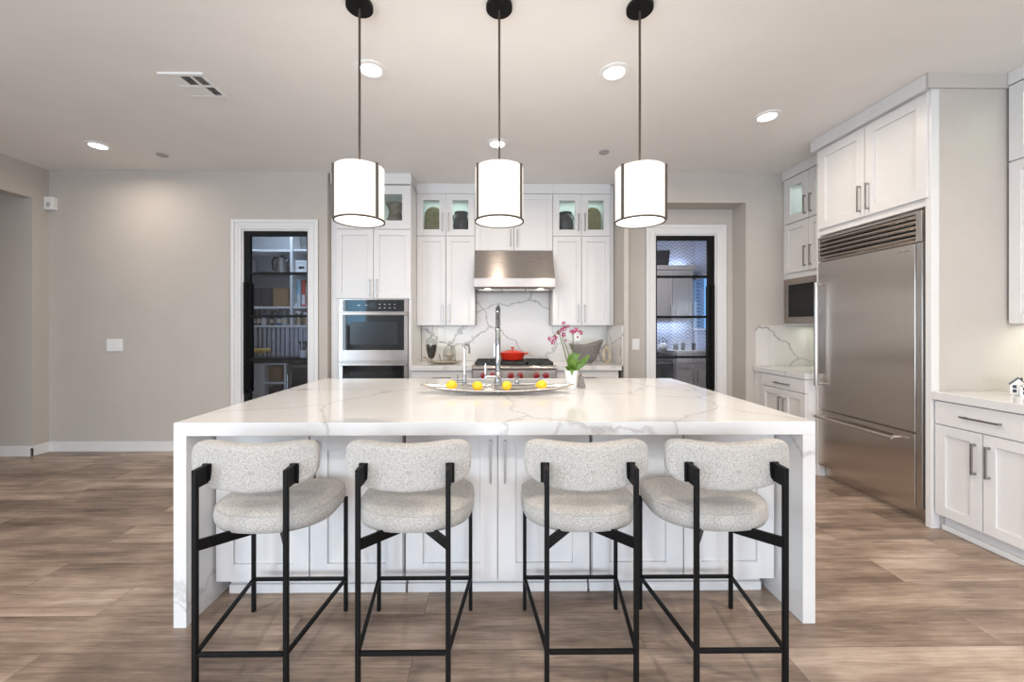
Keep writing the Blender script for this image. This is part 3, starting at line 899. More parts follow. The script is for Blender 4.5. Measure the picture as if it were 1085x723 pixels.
# top slab with the sink cut-out (one closed ring of faces)
def ringslab(m, o, i, z0, z1):
    def vs(r_, z): return [m.bm.verts.new((x, y, z)) for x, y in ((r_[0], r_[2]), (r_[1], r_[2]), (r_[1], r_[3]), (r_[0], r_[3]))]
    ot, it, ob, ib = vs(o, z1), vs(i, z1), vs(o, z0), vs(i, z0)
    for k in range(4):
        j = (k + 1) % 4
        m.bm.faces.new([ot[k], ot[j], it[j], it[k]]); m.bm.faces.new([ob[j], ob[k], ib[k], ib[j]])
        m.bm.faces.new([ob[k], ob[j], ot[j], ot[k]]); m.bm.faces.new([it[k], it[j], ib[j], ib[k]])
ringslab(m, (IX0, IX1, IY0, IY1), (SX0, SX1, SY0, SY1), IT - TH, IT)
m.build('top_slab', 'quartz', r, bevel=0.0015)
MB().box(IX0, IX0 + TH - 0.002, IY0, IY1, 0, IT - TH).build('waterfall_panel', 'quartz', r, bevel=0.0015)
MB().box(IX1 - TH + 0.002, IX1, IY0, IY1, 0, IT - TH).build('waterfall_panel', 'quartz', r, bevel=0.0015)
FI = ('y', 2.03)
for u0, u1, w_ in ((-1.405, -0.474, 'left'), (-0.464, 0.462, 'middle'), (0.472, 1.395, 'right')):
    c = (u0 + u1) / 2
    r = thing('island_cabinet', {'left': 'leftmost white two-door cabinet on the stool side of the island', 'middle': 'white two-door cabinet at the middle of the island front', 'right': 'rightmost white two-door cabinet on the stool side of the island'}[w_], 'cabinet', (c, 2.4, 0))
    MB(FI).box(u0, u1, -0.95, 0, 0.09, 0.868).build('body', 'cab', r)
    e0 = 0.03 if w_ == 'left' else 0; e1 = 0.03 if w_ == 'right' else 0
    MB(FI).box(u0 + e0, u1 - e1, -0.9, -0.05, 0, 0.09).build('toe_kick', 'cab', r)
    MB(FI).box(u0 + e0, u1 - e1, -0.05, -0.035, 0, 0.045).build('shoe_molding', 'cab', r, bevel=0.003)
    MB(FI).box(u0, u1, -1.345, -1.31, 0.0, 0.868).build('rear_panel', 'cab', r)
    for a, b, s in ((u0, c, -1), (c, u1, 1)):
        door(FI, r, a, b, 0.095, 0.835, False, ('v', c + s * 0.036, 0.59, 0.80), stile=0.085, th=0.022, so=0.016)

# undermount sink and taps
r = thing('island_sink', 'stainless undermount sink behind the silver tray', 'sink', ((SX0 + SX1) / 2, 3.2, 0.66))
m = MB()
m.box(SX0 - 0.012, SX1 + 0.012, SY0 - 0.012, SY1 + 0.012, 0.66, 0.668)
m.box(SX0 - 0.012, SX0 - 0.004, SY0 - 0.012, SY1 + 0.012, 0.668, 0.869).box(SX1 + 0.004, SX1 + 0.012, SY0 - 0.012, SY1 + 0.012, 0.668, 0.869)
m.box(SX0 - 0.004, SX1 + 0.004, SY0 - 0.012, SY0 - 0.004, 0.668, 0.869).box(SX0 - 0.004, SX1 + 0.004, SY1 + 0.004, SY1 + 0.012, 0.668, 0.869)
m.build('basin', 'steelh', r)
MB().lathe([(0.045, 0), (0.045, 0.004), (0.02, 0.002), (0, 0.002)], (0, 3.2, 0.668), 20).build('drain', 'chrome', r)
fx, fy = 0.0, 3.045
r = thing('spring_faucet', 'tall chrome spring-neck faucet at the island sink', 'faucet', (fx, fy, 0.93))
MB().lathe([(0.034, 0), (0.034, 0.01), (0.028, 0.016), (0.026, 0.095), (0.022, 0.10), (0.0195, 0.105), (0.0195, 0.395), (0.0215, 0.40), (0.0215, 0.42), (0.012, 0.425), (0, 0.425)], (fx, fy, 0.93), 24).build('column', 'chrome', r)
neck = [(fx, fy, 1.355 + 0.11 * k / 6) for k in range(7)] + [(fx, fy + 0.09 - 0.09 * math.cos(t), 1.465 + 0.055 * math.sin(t)) for t in [PI * k / 12 for k in range(1, 13)]] + [(fx, fy + 0.18, 1.465 - 0.03 * k) for k in range(1, 4)]
MB().tube(neck, 0.008, 8).build('hose', 'blackgloss', r)
coil = []
import itertools
L_ = [0]
for a, b in zip(neck, neck[1:]): L_.append(L_[-1] + (Vector(b) - Vector(a)).length)
turns = 34
for k in range(turns * 9 + 1):
    sdist = L_[-1] * k / (turns * 9)
    i = max(j for j in range(len(L_)) if L_[j] <= sdist + 1e-9); i = min(i, len(neck) - 2)
    f = (sdist - L_[i]) / (L_[i + 1] - L_[i])
    p = Vector(neck[i]).lerp(Vector(neck[i + 1]), f); t = (Vector(neck[i + 1]) - Vector(neck[i])).normalized()
    a = Vector((1, 0, 0)); b = t.cross(a)
    th = 2 * PI * k / 9
    coil.append(tuple(p + (a * math.cos(th) + b * math.sin(th)) * 0.0165))
MB().tube(coil, 0.0038, 5).build('spring', 'chrome', r)
MB().lathe([(0.012, 0.0), (0.02, 0.01), (0.02, 0.12), (0.014, 0.16), (0.010, 0.18), (0, 0.18)], (fx, fy + 0.18, 1.20), 18).build('spray_head', 'chrome', r)
MB().tube([(fx, fy, 1.20), (fx, fy + 0.18, 1.20)], 0.007, 8).build('spray_holder', 'chrome', r)
MB().box(fx - 0.036, fx - 0.018, fy - 0.016, fy + 0.016, 1.135, 1.24).build('side_clip', 'nickel', r, bevel=0.004)
MB().tube([(fx - 0.02, fy, 0.985), (fx - 0.09, fy, 0.985)], 0.009, 10).tube([(fx - 0.093, fy, 0.975), (fx - 0.093, fy, 1.085)], [0.009, 0.0055], 10).build('lever', 'chrome', r)
fx = -0.252
r = thing('filter_faucet', 'slim chrome gooseneck faucet left of the spring faucet', 'faucet', (fx, fy, 0.93))
MB().lathe([(0.021, 0), (0.021, 0.008), (0.0125, 0.012), (0.0125, 0.075), (0.008, 0.08), (0, 0.08)], (fx, fy, 0.93), 18).build('base', 'chrome', r)
MB().tube([(fx, fy, 1.0), (fx, fy, 1.19)] + [(fx + 0.014 - 0.014 * math.cos(t), fy + 0.05 - 0.05 * math.cos(t), 1.19 + 0.04 * math.sin(t)) for t in [PI * k / 12 for k in range(1, 13)]] + [(fx + 0.028, fy + 0.1, 1.155)], 0.0068, 10).build('spout', 'chrome', r)
MB().tube([(fx - 0.01, fy, 0.952), (fx - 0.052, fy, 0.952)], 0.008, 10).tube([(fx - 0.054, fy, 0.944), (fx - 0.054, fy, 1.005)], [0.006, 0.004], 8).build('lever', 'chrome', r)
for fx, lb in ((0.145, 'short chrome soap pump right of the spring faucet'), (0.318, 'short chrome air gap cap at the right end of the sink')):
    r = thing('soap_pump' if fx < 0.2 else 'air_gap', lb, 'sink fitting', (fx, fy, 0.93))
    MB().lathe([(0.022, 0), (0.022, 0.006), (0.016, 0.01), (0.014, 0.03), (0.01, 0.034), (0.01, 0.048), (0, 0.05)], (fx, fy, 0.93), 18).build('base', 'chrome', r)
    s = 1 if fx < 0.2 else 1.3
    MB().tube([(fx, fy, 0.97), (fx + 0.004, fy + 0.01, 0.983), (fx + 0.016 * s, fy + 0.04, 0.985), (fx + 0.022 * s, fy + 0.055, 0.972)], 0.0065, 8).build('nozzle', 'chrome', r)

# silver boat tray with lemons
tx, ty = -0.005, 2.645
def boat(u, v):
    a = 2 * u - 1; b = 2 * v - 1
    xx = math.sin(a * PI / 2)
    wd = 0.125 * max(0.0, 1 - abs(xx) ** 2.3) ** 0.75 + 0.004
    zr = 0.028 + 0.024 * xx * xx
    dep = (zr - 0.006) * (1 - abs(xx) ** 3) ** 0.8
    return (tx + 0.505 * xx, ty + wd * b, 0.9335 + zr - dep * (1 - abs(b) ** 2.4))
tag(MB().grid(boat, 48, 16).build('serving_tray', 'silver', origin=(tx, ty, 0.931), solid=0.005), 'long boat-shaped silver tray holding four lemons', 'tray')
for px_, tilt, lb in ((478.6, 0.2, 'lemon nearest the left tip of the silver tray'), (506, -0.4, 'second lemon from the left on the silver tray'), (537, 0.9, 'lemon in front of the spring faucet, third from left on the tray'), (574, 0.1, 'lemon nearest the orchid on the silver tray')):
    lx = (px_ - 531.75) * ty / 425 + 0.0097 * ty
    xq = abs(lx - tx) / 0.505; zq = 0.028 + 0.024 * xq * xq
    lz = 0.9335 + zq - (zq - 0.006) * (1 - xq ** 3) ** 0.8 + 0.0365
    m = MB()
    m.lathe([(0, -0.041), (0.006, -0.038), (0.010, -0.034), (0.022, -0.026), (0.031, -0.010), (0.032, 0.004), (0.027, 0.020), (0.014, 0.032), (0.007, 0.036), (0, 0.040)], (0, 0, 0), 22)
    rt = Matrix.Rotation(tilt, 4, 'Z') @ Matrix.Rotation(PI / 2, 4, 'Y')
    bmesh.ops.transform(m.bm, matrix=Matrix.Translation((lx, ty + 0.008 * math.cos(tilt * 9), lz)) @ rt, verts=m.bm.verts)
    tag(m.build('lemon', 'lemon', origin=(lx, ty, 0.945)), lb, 'lemon')

# orchid
ox, oy = 0.512, 2.80
def opt(cx_, cy_, dy=0.0):
    """a point on the orchid's own upright plane"""
    Y = oy + dy
    return Vector((((570 + cx_ / 8.51) - 531.75) * Y / 425 + 0.0097 * Y, Y, 1.3673 - ((335 + cy_ / 8.51) - 346.09) * Y / 425))
r = thing('potted_orchid', 'magenta orchid with green leaves in a white pot on the island', 'plant', (ox, oy, 0.931))
MB().lathe([(0, 0), (0.034, 0), (0.043, 0.115), (0.046, 0.122), (0.046, 0.132), (0.041, 0.132), (0.039, 0.12), (0, 0.12)], (ox, oy, 0.931), 30).build('pot', 'ceramic', r)
MB().lathe([(0, 0), (0.038, 0.0), (0.03, 0.008), (0, 0.012)], (ox, oy, 1.048), 20).build('bark_mulch', 'wood', r)
def smooth_path(ps, n=6):
    out = []
    for i in range(len(ps) - 1):
        p0, p1, p2, p3 = ps[max(i - 1, 0)], ps[i], ps[i + 1], ps[min(i + 2, len(ps) - 1)]
        for k in range(n):
            t = k / n
            out.append(0.5 * ((2 * p1) + (p2 - p0) * t + (2 * p0 - 5 * p1 + 4 * p2 - p3) * t * t + (3 * p1 - p0 - 3 * p2 + p3) * t ** 3))
    return out + [ps[-1]]
base = Vector((ox, oy, 1.05))
stems = [[base, opt(270, 430), opt(235, 300, -0.01), opt(205, 205, -0.02), opt(185, 130, -0.03), opt(160, 160, -0.05), opt(120, 200, -0.07)],
         [base + Vector((0.01, 0.01, 0)), opt(285, 385, 0.01), opt(262, 290, 0.02), opt(225, 210, 0.02), opt(225, 130, 0.0), opt(250, 80, -0.01)],
         [base + Vector((0.015, -0.01, 0)), opt(310, 380, 0.02), opt(318, 240, 0.03), opt(315, 145, 0.02), opt(345, 120, 0.0), opt(385, 150, -0.03)]]
for ps in stems:
    sp_ = smooth_path(ps)
    MB().tube(sp_, [0.0042 - 0.0026 * i / len(sp_) for i in range(len(sp_))], 7).build('flower_stem', 'stem', r)
def blossom(c, size, facing, roll):
    m = MB()
    R = Matrix.Translation(c) @ Vector(facing).to_track_quat('Z', 'Y').to_matrix().to_4x4() @ Matrix.Rotation(roll, 4, 'Z')
    for k in range(5):
        a = 2 * PI * k / 5 + PI / 2
        wd = 0.36 if k in (1, 4) else 0.24
        def pet(u, v, a=a, wd=wd):
            t = u; s = (2 * v - 1) * wd * math.sin(PI * min(1, 0.12 + t * 0.88)) ** 0.7
            x_, y_ = t * math.cos(a) - s * math.sin(a), t * math.sin(a) + s * math.cos(a)
            return R @ Vector((x_ * size, y_ * size, size * (0.12 + 0.18 * t * t - 0.5 * s * s)))
        m.grid(pet, 6, 4)
    o = m.build('blossom', 'petal', r, solid=0.001)
    l = MB().superell((0, 0, 0), size * 0.2, size * 0.26, size * 0.2, 1, 1, 10, 6)
    bmesh.ops.transform(l.bm, matrix=R @ Matrix.Translation((0, -size * 0.18, size * 0.22)), verts=l.bm.verts)
    l.build('lip', 'petalw', o)
for cx_, cy_, s_ in ((233, 65, 0.014), (270, 92, 0.014), (240, 112, 0.017), (212, 122, 0.016), (185, 150, 0.018), (235, 170, 0.018), (155, 195, 0.021), (105, 205, 0.016), (138, 236, 0.019), (300, 135, 0.014), (340, 128, 0.021), (385, 150, 0.018), (322, 150, 0.016)):
    blossom(opt(cx_, cy_, random.uniform(-0.05, 0.0)), s_ * 1.12, (random.uniform(-0.6, 0.4), -1, random.uniform(-0.3, 0.3)), random.uniform(0, 6))
for cx_, cy_ in ((250, 222), (360, 190)):
    b_ = MB().superell(opt(cx_, cy_, -0.02), 0.007, 0.006, 0.008, 1, 1, 12, 8).build('bud', 'petal', r)
    near = opt(225, 200, 0.0) if cx_ < 300 else opt(345, 125, -0.005)
    MB().tube([near, opt(cx_, cy_ - 5, -0.02)], 0.0012, 5).build('bud_stalk', 'stem', b_)
def leaf(tip, mid, wd, name='leaf'):
    b0 = Vector((ox, oy, 1.055)); m_ = Vector(mid); t_ = Vector(tip)
    side = (t_ - b0).cross(Vector((0, -1, 0.35))).normalized()
    m = MB()
    def fn(u, v):
        p = b0 * (1 - u) ** 2 + m_ * 2 * u * (1 - u) + t_ * u * u
        wv = wd * math.sin(PI * (0.06 + 0.94 * u) ** 0.8) ** 0.75
        s = 2 * v - 1
        return p + side * s * wv + Vector((0, -1, 0.4)) * (abs(s) ** 2) * wv * 0.3
    m.grid(fn, 12, 6)
    return m.build(name, 'leaf', r, solid=0.002)
leaf(opt(385, 345, -0.03), opt(290, 340, -0.05), 0.036)
leaf(opt(470, 350, 0.03), opt(390, 440, 0.0), 0.026)
leaf(opt(420, 430, -0.05), opt(370, 455, -0.05), 0.016)
leaf(opt(245, 455, -0.02), opt(270, 470, -0.01), 0.014)
leaf(opt(310, 540, -0.062), opt(300, 440, -0.06), 0.017)
leaf(opt(330, 385, -0.06), opt(305, 420, -0.06), 0.028)

x, y, z = 0.598, 2.87, 0.931
r = thing('tapered_grater', 'small grey tapered metal block with pointed top beside orchid pot', 'ornament', (x, y, z))
m = MB()
vs0 = [m.bm.verts.new((x + i * 0.026, y + j * 0.026, z)) for i, j in ((-1, -1), (1, -1), (1, 1), (-1, 1))]
vs1 = [m.bm.verts.new((x + i * 0.015 - 0.002, y + j * 0.015, z + 0.078)) for i, j in ((-1, -1), (1, -1), (1, 1), (-1, 1))]
m.bm.faces.new(vs0[::-1]); m.bm.faces.new(vs1)
for i in range(4): m.bm.faces.new([vs0[i], vs0[(i + 1) % 4], vs1[(i + 1) % 4], vs1[i]])
m.build('tapered_body', 'greymetal', r, bevel=0.002)
MB().lathe([(0.013, 0.078), (0.01, 0.09), (0.006, 0.095), (0.008, 0.102), (0.0, 0.11)], (x - 0.004, y, z), 14).build('top_knob', 'greymetal', r)

# ------------------------------------------------------------------ bar stools
def make_stool(cx):
    r = thing('bar_stool', '', 'bar stool', (cx, 1.72, 0))
    for s in (-1, 1):
        MB().bar((cx + s * 0.167, 1.492, 0), (cx + s * 0.167, 1.492, 0.838), 0.0180).build('leg', 'black', r, bevel=0.003)
        MB().bar((cx + s * 0.220, 1.935, 0), (cx + s * 0.220, 1.935, 0.549), 0.0170).build('leg', 'black', r, bevel=0.003)
    zf = 0.155
    MB().bar((cx - 0.157, 1.492, zf), (cx + 0.157, 1.492, zf), 0.0145).build('stretcher', 'black', r, bevel=0.002)
    MB().bar((cx - 0.211, 1.935, zf), (cx + 0.211, 1.935, zf), 0.0145).build('stretcher', 'black', r, bevel=0.002)
    for s in (-1, 1):
        MB().bar((cx + s * 0.168, 1.502, zf), (cx + s * 0.219, 1.925, zf), 0.0145).build('stretcher', 'black', r, bevel=0.002)
        MB().bar((cx + s * 0.163, 1.497, 0.556), (cx + s * 0.035, 1.70, 0.526), 0.010, 0.040).build('seat_strap', 'black', r)
        MB().bar((cx + s * 0.205, 1.93, 0.536), (cx + s * 0.10, 1.76, 0.536), 0.012, 0.022).build('seat_strap', 'black', r)
    # seat: broad at the island side, rounded towards the room
    def seatf(p):
        k = 1.0 if p.y < 0 else 1.0 + 0.03 * p.y / 0.2
        return (p.x * k, p.y, p.z + 0.004 * (1 - (p.x / 0.24) ** 2))
    m = MB()
    sp = lambda x, e: math.copysign(abs(x) ** e, x)
    def plan(th, sc=1.0):
        e = 0.86 if math.sin(th) < 0 else 0.52
        return 0.247 * sc * sp(math.cos(th), 0.86 if math.sin(th) < 0 else 0.45), (0.200) * sc * sp(math.sin(th), e)
    prof = [(0.0, -0.050), (0.70, -0.050), (0.88, -0.048), (0.955, -0.040), (0.993, -0.020), (1.0, 0.0), (0.985, 0.017), (0.965, 0.028), (0.90, 0.037), (0.75, 0.043), (0.45, 0.047), (0.0, 0.048)]
    nu = 56; rings = []
    for q, z in prof:
        if q == 0: rings.append([m.bm.verts.new((cx, 1.768, 0.596 + z))]); continue
        rings.append([m.bm.verts.new((cx + plan(2 * PI * k / nu, q)[0], 1.768 + plan(2 * PI * k / nu, q)[1], 0.596 + z)) for k in range(nu)])
    for A, B in zip(rings, rings[1:]):
        for k in range(nu):
            j = (k + 1) % nu
            if len(A) == 1: m.bm.faces.new([A[0], B[j], B[k]])
            elif len(B) == 1: m.bm.faces.new([A[k], A[j], B[0]])
            else: m.bm.faces.new([A[k], A[j], B[j], B[k]])
    st = m.build('seat', 'fabric', r, sharp=2.0)
    MB().tube([(cx + plan(2 * PI * k / nu, 0.972)[0], 1.768 + plan(2 * PI * k / nu, 0.972)[1], 0.6225) for k in range(nu)], 0.0032, 6, closed=True).build('seam', 'fabric', st, sharp=2.0)
    # backrest: padded band bent towards the island
    Rb = 0.65
    def bend(p):
        a = p.x / Rb
        rad = Rb - p.y
        return (rad * math.sin(a), Rb - rad * math.cos(a), p.z + 0.030 * (p.x / 0.24) ** 2)
    m = MB()
    rr = []
    A_, Z_, T_ = 0.247, 0.091, 0.034
    nu, nv = 64, 14
    for j in range(nv + 1):
        ph = -PI / 2 + PI * j / nv
        yy = T_ * sp(math.sin(ph), 0.75); sc = max(abs(math.cos(ph)), 0) ** 0.42
        if j in (0, nv):
            rr.append([m.bm.verts.new(Vector((cx, 1.561, 0.819)) + Vector(bend(Vector((0, yy, 0)))))]); continue
        ring = []
        for k in range(nu):
            th = 2 * PI * k / nu
            ex = 0.50
            # inset by distance so the pad keeps an even rounded edge
            ins = (1 - sc) * 0.045
            px_ = (A_ - ins) * sp(math.cos(th), ex); pz_ = (Z_ - ins) * sp(math.sin(th), ex)
            ring.append(m.bm.verts.new(Vector((cx, 1.561, 0.819)) + Vector(bend(Vector((px_, yy, pz_))))))
        rr.append(ring)
    # caps as concentric rings for clean shading
    for A, B in zip(rr, rr[1:]):
        for k in range(nu):
            j = (k + 1) % nu
            if len(A) == 1: m.bm.faces.new([A[0], B[j], B[k]])
            elif len(B) == 1: m.bm.faces.new([A[k], A[j], B[0]])
            else: m.bm.faces.new([A[k], A[j], B[j], B[k]])
    bk = m.build('backrest', 'fabric', r, sharp=2.0)
    ins = 0.010
    MB().tube([Vector((cx, 1.561, 0.819)) + Vector(bend(Vector(((A_ - ins) * sp(math.cos(2 * PI * k / 64), 0.50), -T_ * 0.80, (Z_ - ins) * sp(math.sin(2 * PI * k / 64), 0.50))))) for k in range(64)], 0.003, 6, closed=True).build('seam', 'fabric', bk, sharp=2.0)
    for s in (-1, 1):
        y1 = 1.561 + bend(Vector((s * 0.175, -T_, 0)))[1] + 0.006
        MB().box(cx + s * 0.167 - 0.009, cx + s * 0.167 + 0.009, 1.50, y1, 0.768, 0.838).box(cx + s * 0.167 - 0.017, cx + s * 0.167 + 0.017, y1 - 0.010, y1 - 0.002, 0.764, 0.840).build('back_bracket', 'black', r, bevel=0.0015)
    return r
s0 = make_stool(-0.951)
s0['label'] = 'oatmeal boucle bar stool at the left end of the island, first of four'
for x, lb in ((-0.352, 'oatmeal boucle bar stool second from the left at the island'), (0.349, 'oatmeal boucle bar stool third from the left at the island'), (0.909, 'oatmeal boucle bar stool nearest the refrigerator, last of four')):
    c = copy_tree(s0); c.location.x = x; c['label'] = lb
for o in bpy.data.objects:
    if o.name.startswith('bar_stool'): o['group'] = 'bar stools along the island'

# ------------------------------------------------------------------ pendants
def make_pendant(x, y, lb):
    r = thing('pendant_lamp', lb, 'pendant lamp', (x, y, H), 'drum pendants above the island')
    MB().lathe([(0, 0), (0.068, 0), (0.07, -0.004), (0.07, -0.022), (0.066, -0.026), (0, -0.026)], (x, y, H - 0.0005), 32).build('canopy', 'black', r)
    MB().tube([(x, y, H - 0.025), (x, y, 2.21)], 0.0062, 10).build('rod', 'bronze', r)
    R, z0, z1 = 0.125, 1.925, 2.205
    MB().lathe([(R, z0), (R, z1)], (x, y, 0), 48, cap=False).build('lamp_shade', 'shade', r, solid=0.003)
    MB().lathe([(0, 0), (R - 0.003, 0)], (x, y, z0 + 0.006), 40, cap=False).build('diffuser', 'diffuser', r)
    MB().lathe([(R - 0.001, 0.0), (R + 0.0065, 0.0), (R + 0.0065, 0.008), (R - 0.001, 0.008), (R - 0.001, 0.0)], (x, y, z0 - 0.004), 48, cap=False).build('bottom_ring', 'bronze', r)
    for a in (-60, 60, 180):
        t = math.radians(-90 + a)
        c, s = math.cos(t), math.sin(t)
        q = R + 0.005
        b = MB().bar((x + q * c, y + q * s, z0 - 0.002), (x + q * c, y + q * s, z1 + 0.004), 0.012)
        b.bar((x + q * c, y + q * s, z1 + 0.002), (x, y, 2.222), 0.005)
        b.build('frame_bar', 'bronze', r)
    MB().lathe([(0.0062, 0.03), (0.012, 0.012), (0.012, 0.0), (0, 0)], (x, y, 2.205), 14).build('hub', 'bronze', r)
    # the lamp's own light: up through the open top onto the ceiling and down through the diffuser
    d = bpy.data.lights.new('pendant_bulb', 'POINT'); d.energy = 5; d.color = (1, 0.92, 0.82); d.shadow_soft_size = 0.04
    o = bpy.data.objects.new('pendant_bulb', d); o.location = (x, y, 2.12); COL.objects.link(o)
make_pendant(-0.734, 2.134, 'leftmost white drum pendant lamp over the island')
make_pendant(0.007, 2.134, 'middle white drum pendant lamp over the island')
make_pendant(0.757, 2.134, 'rightmost white drum pendant lamp over the island')

# ------------------------------------------------------------------ ceiling fittings
def can(x, y, lb, watts=15):
    r = thing('recessed_light', lb, 'recessed light', (x, y, H), 'recessed ceiling lights')
    MB().lathe([(0.062, -0.0005), (0.10, -0.0005), (0.098, -0.008), (0.07, -0.012), (0.062, -0.0005)], (x, y, H), 36, cap=False).build('trim_ring', 'plastic', r)
    MB().lathe([(0, -0.004), (0.067, -0.004)], (x, y, H), 32, cap=False).build('lens', 'can', r)
    d = bpy.data.lights.new('can_light', 'AREA'); d.shape = 'DISK'; d.size = 0.11; d.energy = watts; d.color = (1.0, 0.87, 0.72); d.spread = math.radians(168)
    o = bpy.data.objects.new('can_light', d); o.location = (x, y, H - 0.016); COL.objects.link(o)
can(-0.843, 2.671, 'lit recessed ceiling light beside the left pendant rod')
can(0.781, 2.684, 'lit recessed ceiling light beside the right pendant rod')
can(-3.773, 3.822, 'lit recessed ceiling light near the left back corner', 8)
can(2.188, 3.238, 'lit recessed ceiling light near the refrigerator', 9)
can(-0.006, 3.746, 'lit recessed ceiling light behind the middle pendant', 7)
for x, y, lb in ((-3.0, 0.2, 'unseen fill light added in the ceiling over the near left floor'), (2.4, 0.9, 'unseen fill light added in the ceiling over the near right aisle'), (0.0, -0.6, 'unseen fill light added in the ceiling nearest the viewer, in the middle')):
    can(x, y, lb, 32)  # out-of-view ceiling lights added to brighten the floor and its bounce
for x, y, lb in ((1.039, 3.918, 'small round grey sprinkler cover near the right pendant'), (-3.341, 4.025, 'small round grey sprinkler cover near the left wall')):
    r = thing('sprinkler_cover', lb, 'sprinkler', (x, y, H))
    MB().lathe([(0, -0.012), (0.046, -0.012), (0.05, -0.007), (0.05, -0.004), (0, -0.004)], (x, y, H), 26).build('cover_disc', 'greyplastic', r)
    MB().lathe([(0.03, 0), (0.03, -0.006)], (x, y, H - 0.0005), 20).build('collar', 'greymetal', r)
# air vent: two rows of three louvre fields, split
r = thing('air_vent', 'white ceiling air vent with dark louvre openings', 'air vent', (-2.13, 2.86, H))
m = MB()
x0, x1, y0, y1 = -2.275, -2.0, 2.725, 2.995
zt = H - 0.0005
m.box(x0, x1, y0, y0 + 0.02, zt - 0.012, zt).box(x0, x1, y1 - 0.02, y1, zt - 0.012, zt).box(x0, x0 + 0.02, y0 + 0.02, y1 - 0.02, zt - 0.012, zt).box(x1 - 0.02, x1, y0 + 0.02, y1 - 0.02, zt - 0.012, zt)
m.box(x0 + 0.095, x0 + 0.107, y0 + 0.02, y1 - 0.02, zt - 0.012, zt).box(x0 + 0.178, x0 + 0.19, y0 + 0.02, y1 - 0.02, zt - 0.012, zt).box(x0 + 0.02, x1 - 0.02, (y0 + y1) / 2 - 0.008, (y0 + y1) / 2 + 0.008, zt - 0.0125, zt)
m.build('vent_frame', 'plastic', r)
MB().box(x0 + 0.005, x1 - 0.005, y0 + 0.005, y1 - 0.005, zt - 0.003, zt).build('dark_duct', 'blackgloss', r)
for ci, (a, b) in enumerate(((0.02, 0.095), (0.107, 0.178), (0.19, 0.255))):
    for ri in range(2):
        ya = y0 + 0.02 if ri == 0 else (y0 + y1) / 2 + 0.008
        n = 7
        lv = MB()
        closed_ = (ci == 0) or (ci == 1 and ri == 1)
        for k in range(n):
            xx = x0 + a + (b - a) * (k + 0.5) / n
            dx = -0.0058 if closed_ else 0.0045
            lv.prism([(xx - dx, zt - 0.004), (xx - dx + 0.0014, zt - 0.004), (xx + dx + 0.0014, zt - 0.011), (xx + dx, zt - 0.011)], 'y', ya, ya + (y1 - y0) / 2 - 0.028)
        lv.build('louvre_field', 'plastic', r)
MB().box(-2.293, -1.987, 2.717, 2.725, zt - 0.012, zt).build('damper_lip', 'plastic', r)
# siren sensor in the corner
r = thing('alarm_siren', 'small white alarm box high in the left corner', 'alarm', (-4.87, 4.415, 2.63))
MB().box(-4.914, -4.815, 4.385, 4.4395, 2.635, 2.775).build('housing', 'plastic', r, bevel=0.006)
MB().lathe([(0.018, 0), (0.018, 0.05)], (-4.865, 4.384, 2.66), 4).build('sounder_port', 'greyplastic', r)

# ------------------------------------------------------------------ right run: refrigerator
FF = ('x', 2.94)
r = thing('refrigerator_cabinet', 'white cabinet surround with two doors above the stainless refrigerator', 'cabinet', (3.3, 3.17, 0))
m = MB()
m.box(2.94, 3.71, 3.64, 3.672, 0, 2.975)           # far side panel
m.box(2.93, 2.985, 2.684, 2.722, 0, 2.975)         # near stile
m.box(2.985, 3.71, 2.712, 2.722, 0, 2.975)         # inner skin behind the painted return
m.build('side_panels', 'cab', r, bevel=0.002)
MB(FF).box(2.722, 3.64, -0.77, 0, 2.195, 2.975).build('body', 'cab', r)
door(FF, r, 2.70, 3.168, 2.246, 2.962, False, ('v', 3.132, 2.29, 2.50), stile=0.075)
door(FF, r, 3.168, 3.635, 2.246, 2.962, False, ('v', 3.204, 2.29, 2.50), stile=0.075)
MB().box(2.895, 3.71, 2.722, 3.69, 2.976, H - 0.001).box(2.895, 2.985, 2.686, 2.722, 2.976, H - 0.001).build('crown_molding', 'cab', r, bevel=0.002)
w = MB().box(2.985, XR, 2.685, 2.7115, 0, H).box(2.895, XR, 2.670, 2.685, 2.976, H)
struct(w.build('wall_stub', 'wall'))

r = thing('refrigerator', 'built-in stainless refrigerator with bottom freezer drawer and top grille', 'refrigerator', (3.3, 3.18, 0))
MB().box(2.96, 3.70, 2.735, 3.630, 0.1, 2.17).build('fridge_body', 'steelfr', r)
MB().box(2.99, 3.1, 2.735, 3.630, 0.0, 0.098).build('toe_grille', 'steelfr', r)
m = MB().box(2.918, 2.96, 2.735, 2.775, 1.957, 2.172).box(2.918, 2.96, 3.615, 3.630, 1.957, 2.172).box(2.918, 2.96, 2.775, 3.615, 2.152, 2.172).box(2.918, 2.96, 2.775, 3.615, 1.957, 1.965)
gr = m.build('grille_frame', 'steelfr', r, bevel=0.002)
MB().box(2.952, 2.958, 2.775, 3.615, 1.965, 2.152).build('grille_backing', 'blackgloss', gr)
for k in range(5):
    z = 1.968 + k * 0.0372
    MB().prism([(2.948, z - 0.001), (2.951, z + 0.003), (2.930, z + 0.028), (2.921, z + 0.027), (2.919, z + 0.020)], 'y', 2.775, 3.615).build('louvre', 'steelfr', gr)
dr = MB().box(2.92, 2.958, 2.780, 3.630, 0.625, 1.945).build('fridge_door', 'steelfr', r, bevel=0.004)
MB().box(2.922, 2.958, 2.735, 2.776, 0.105, 1.948).build('hinge_trim', 'steelv', r, bevel=0.002)
h = MB().tube([(2.868, 3.592, 0.83), (2.868, 3.592, 1.765)], 0.0135, 14)
for z in (0.85, 1.745): h.tube([(2.868, 3.592, z), (2.922, 3.592, z)], 0.010, 10)
h.build('handle', 'steelv', dr)
fd = MB().box(2.92, 2.958, 2.780, 3.630, 0.11, 0.612).build('freezer_drawer', 'steelfr', r, bevel=0.004)
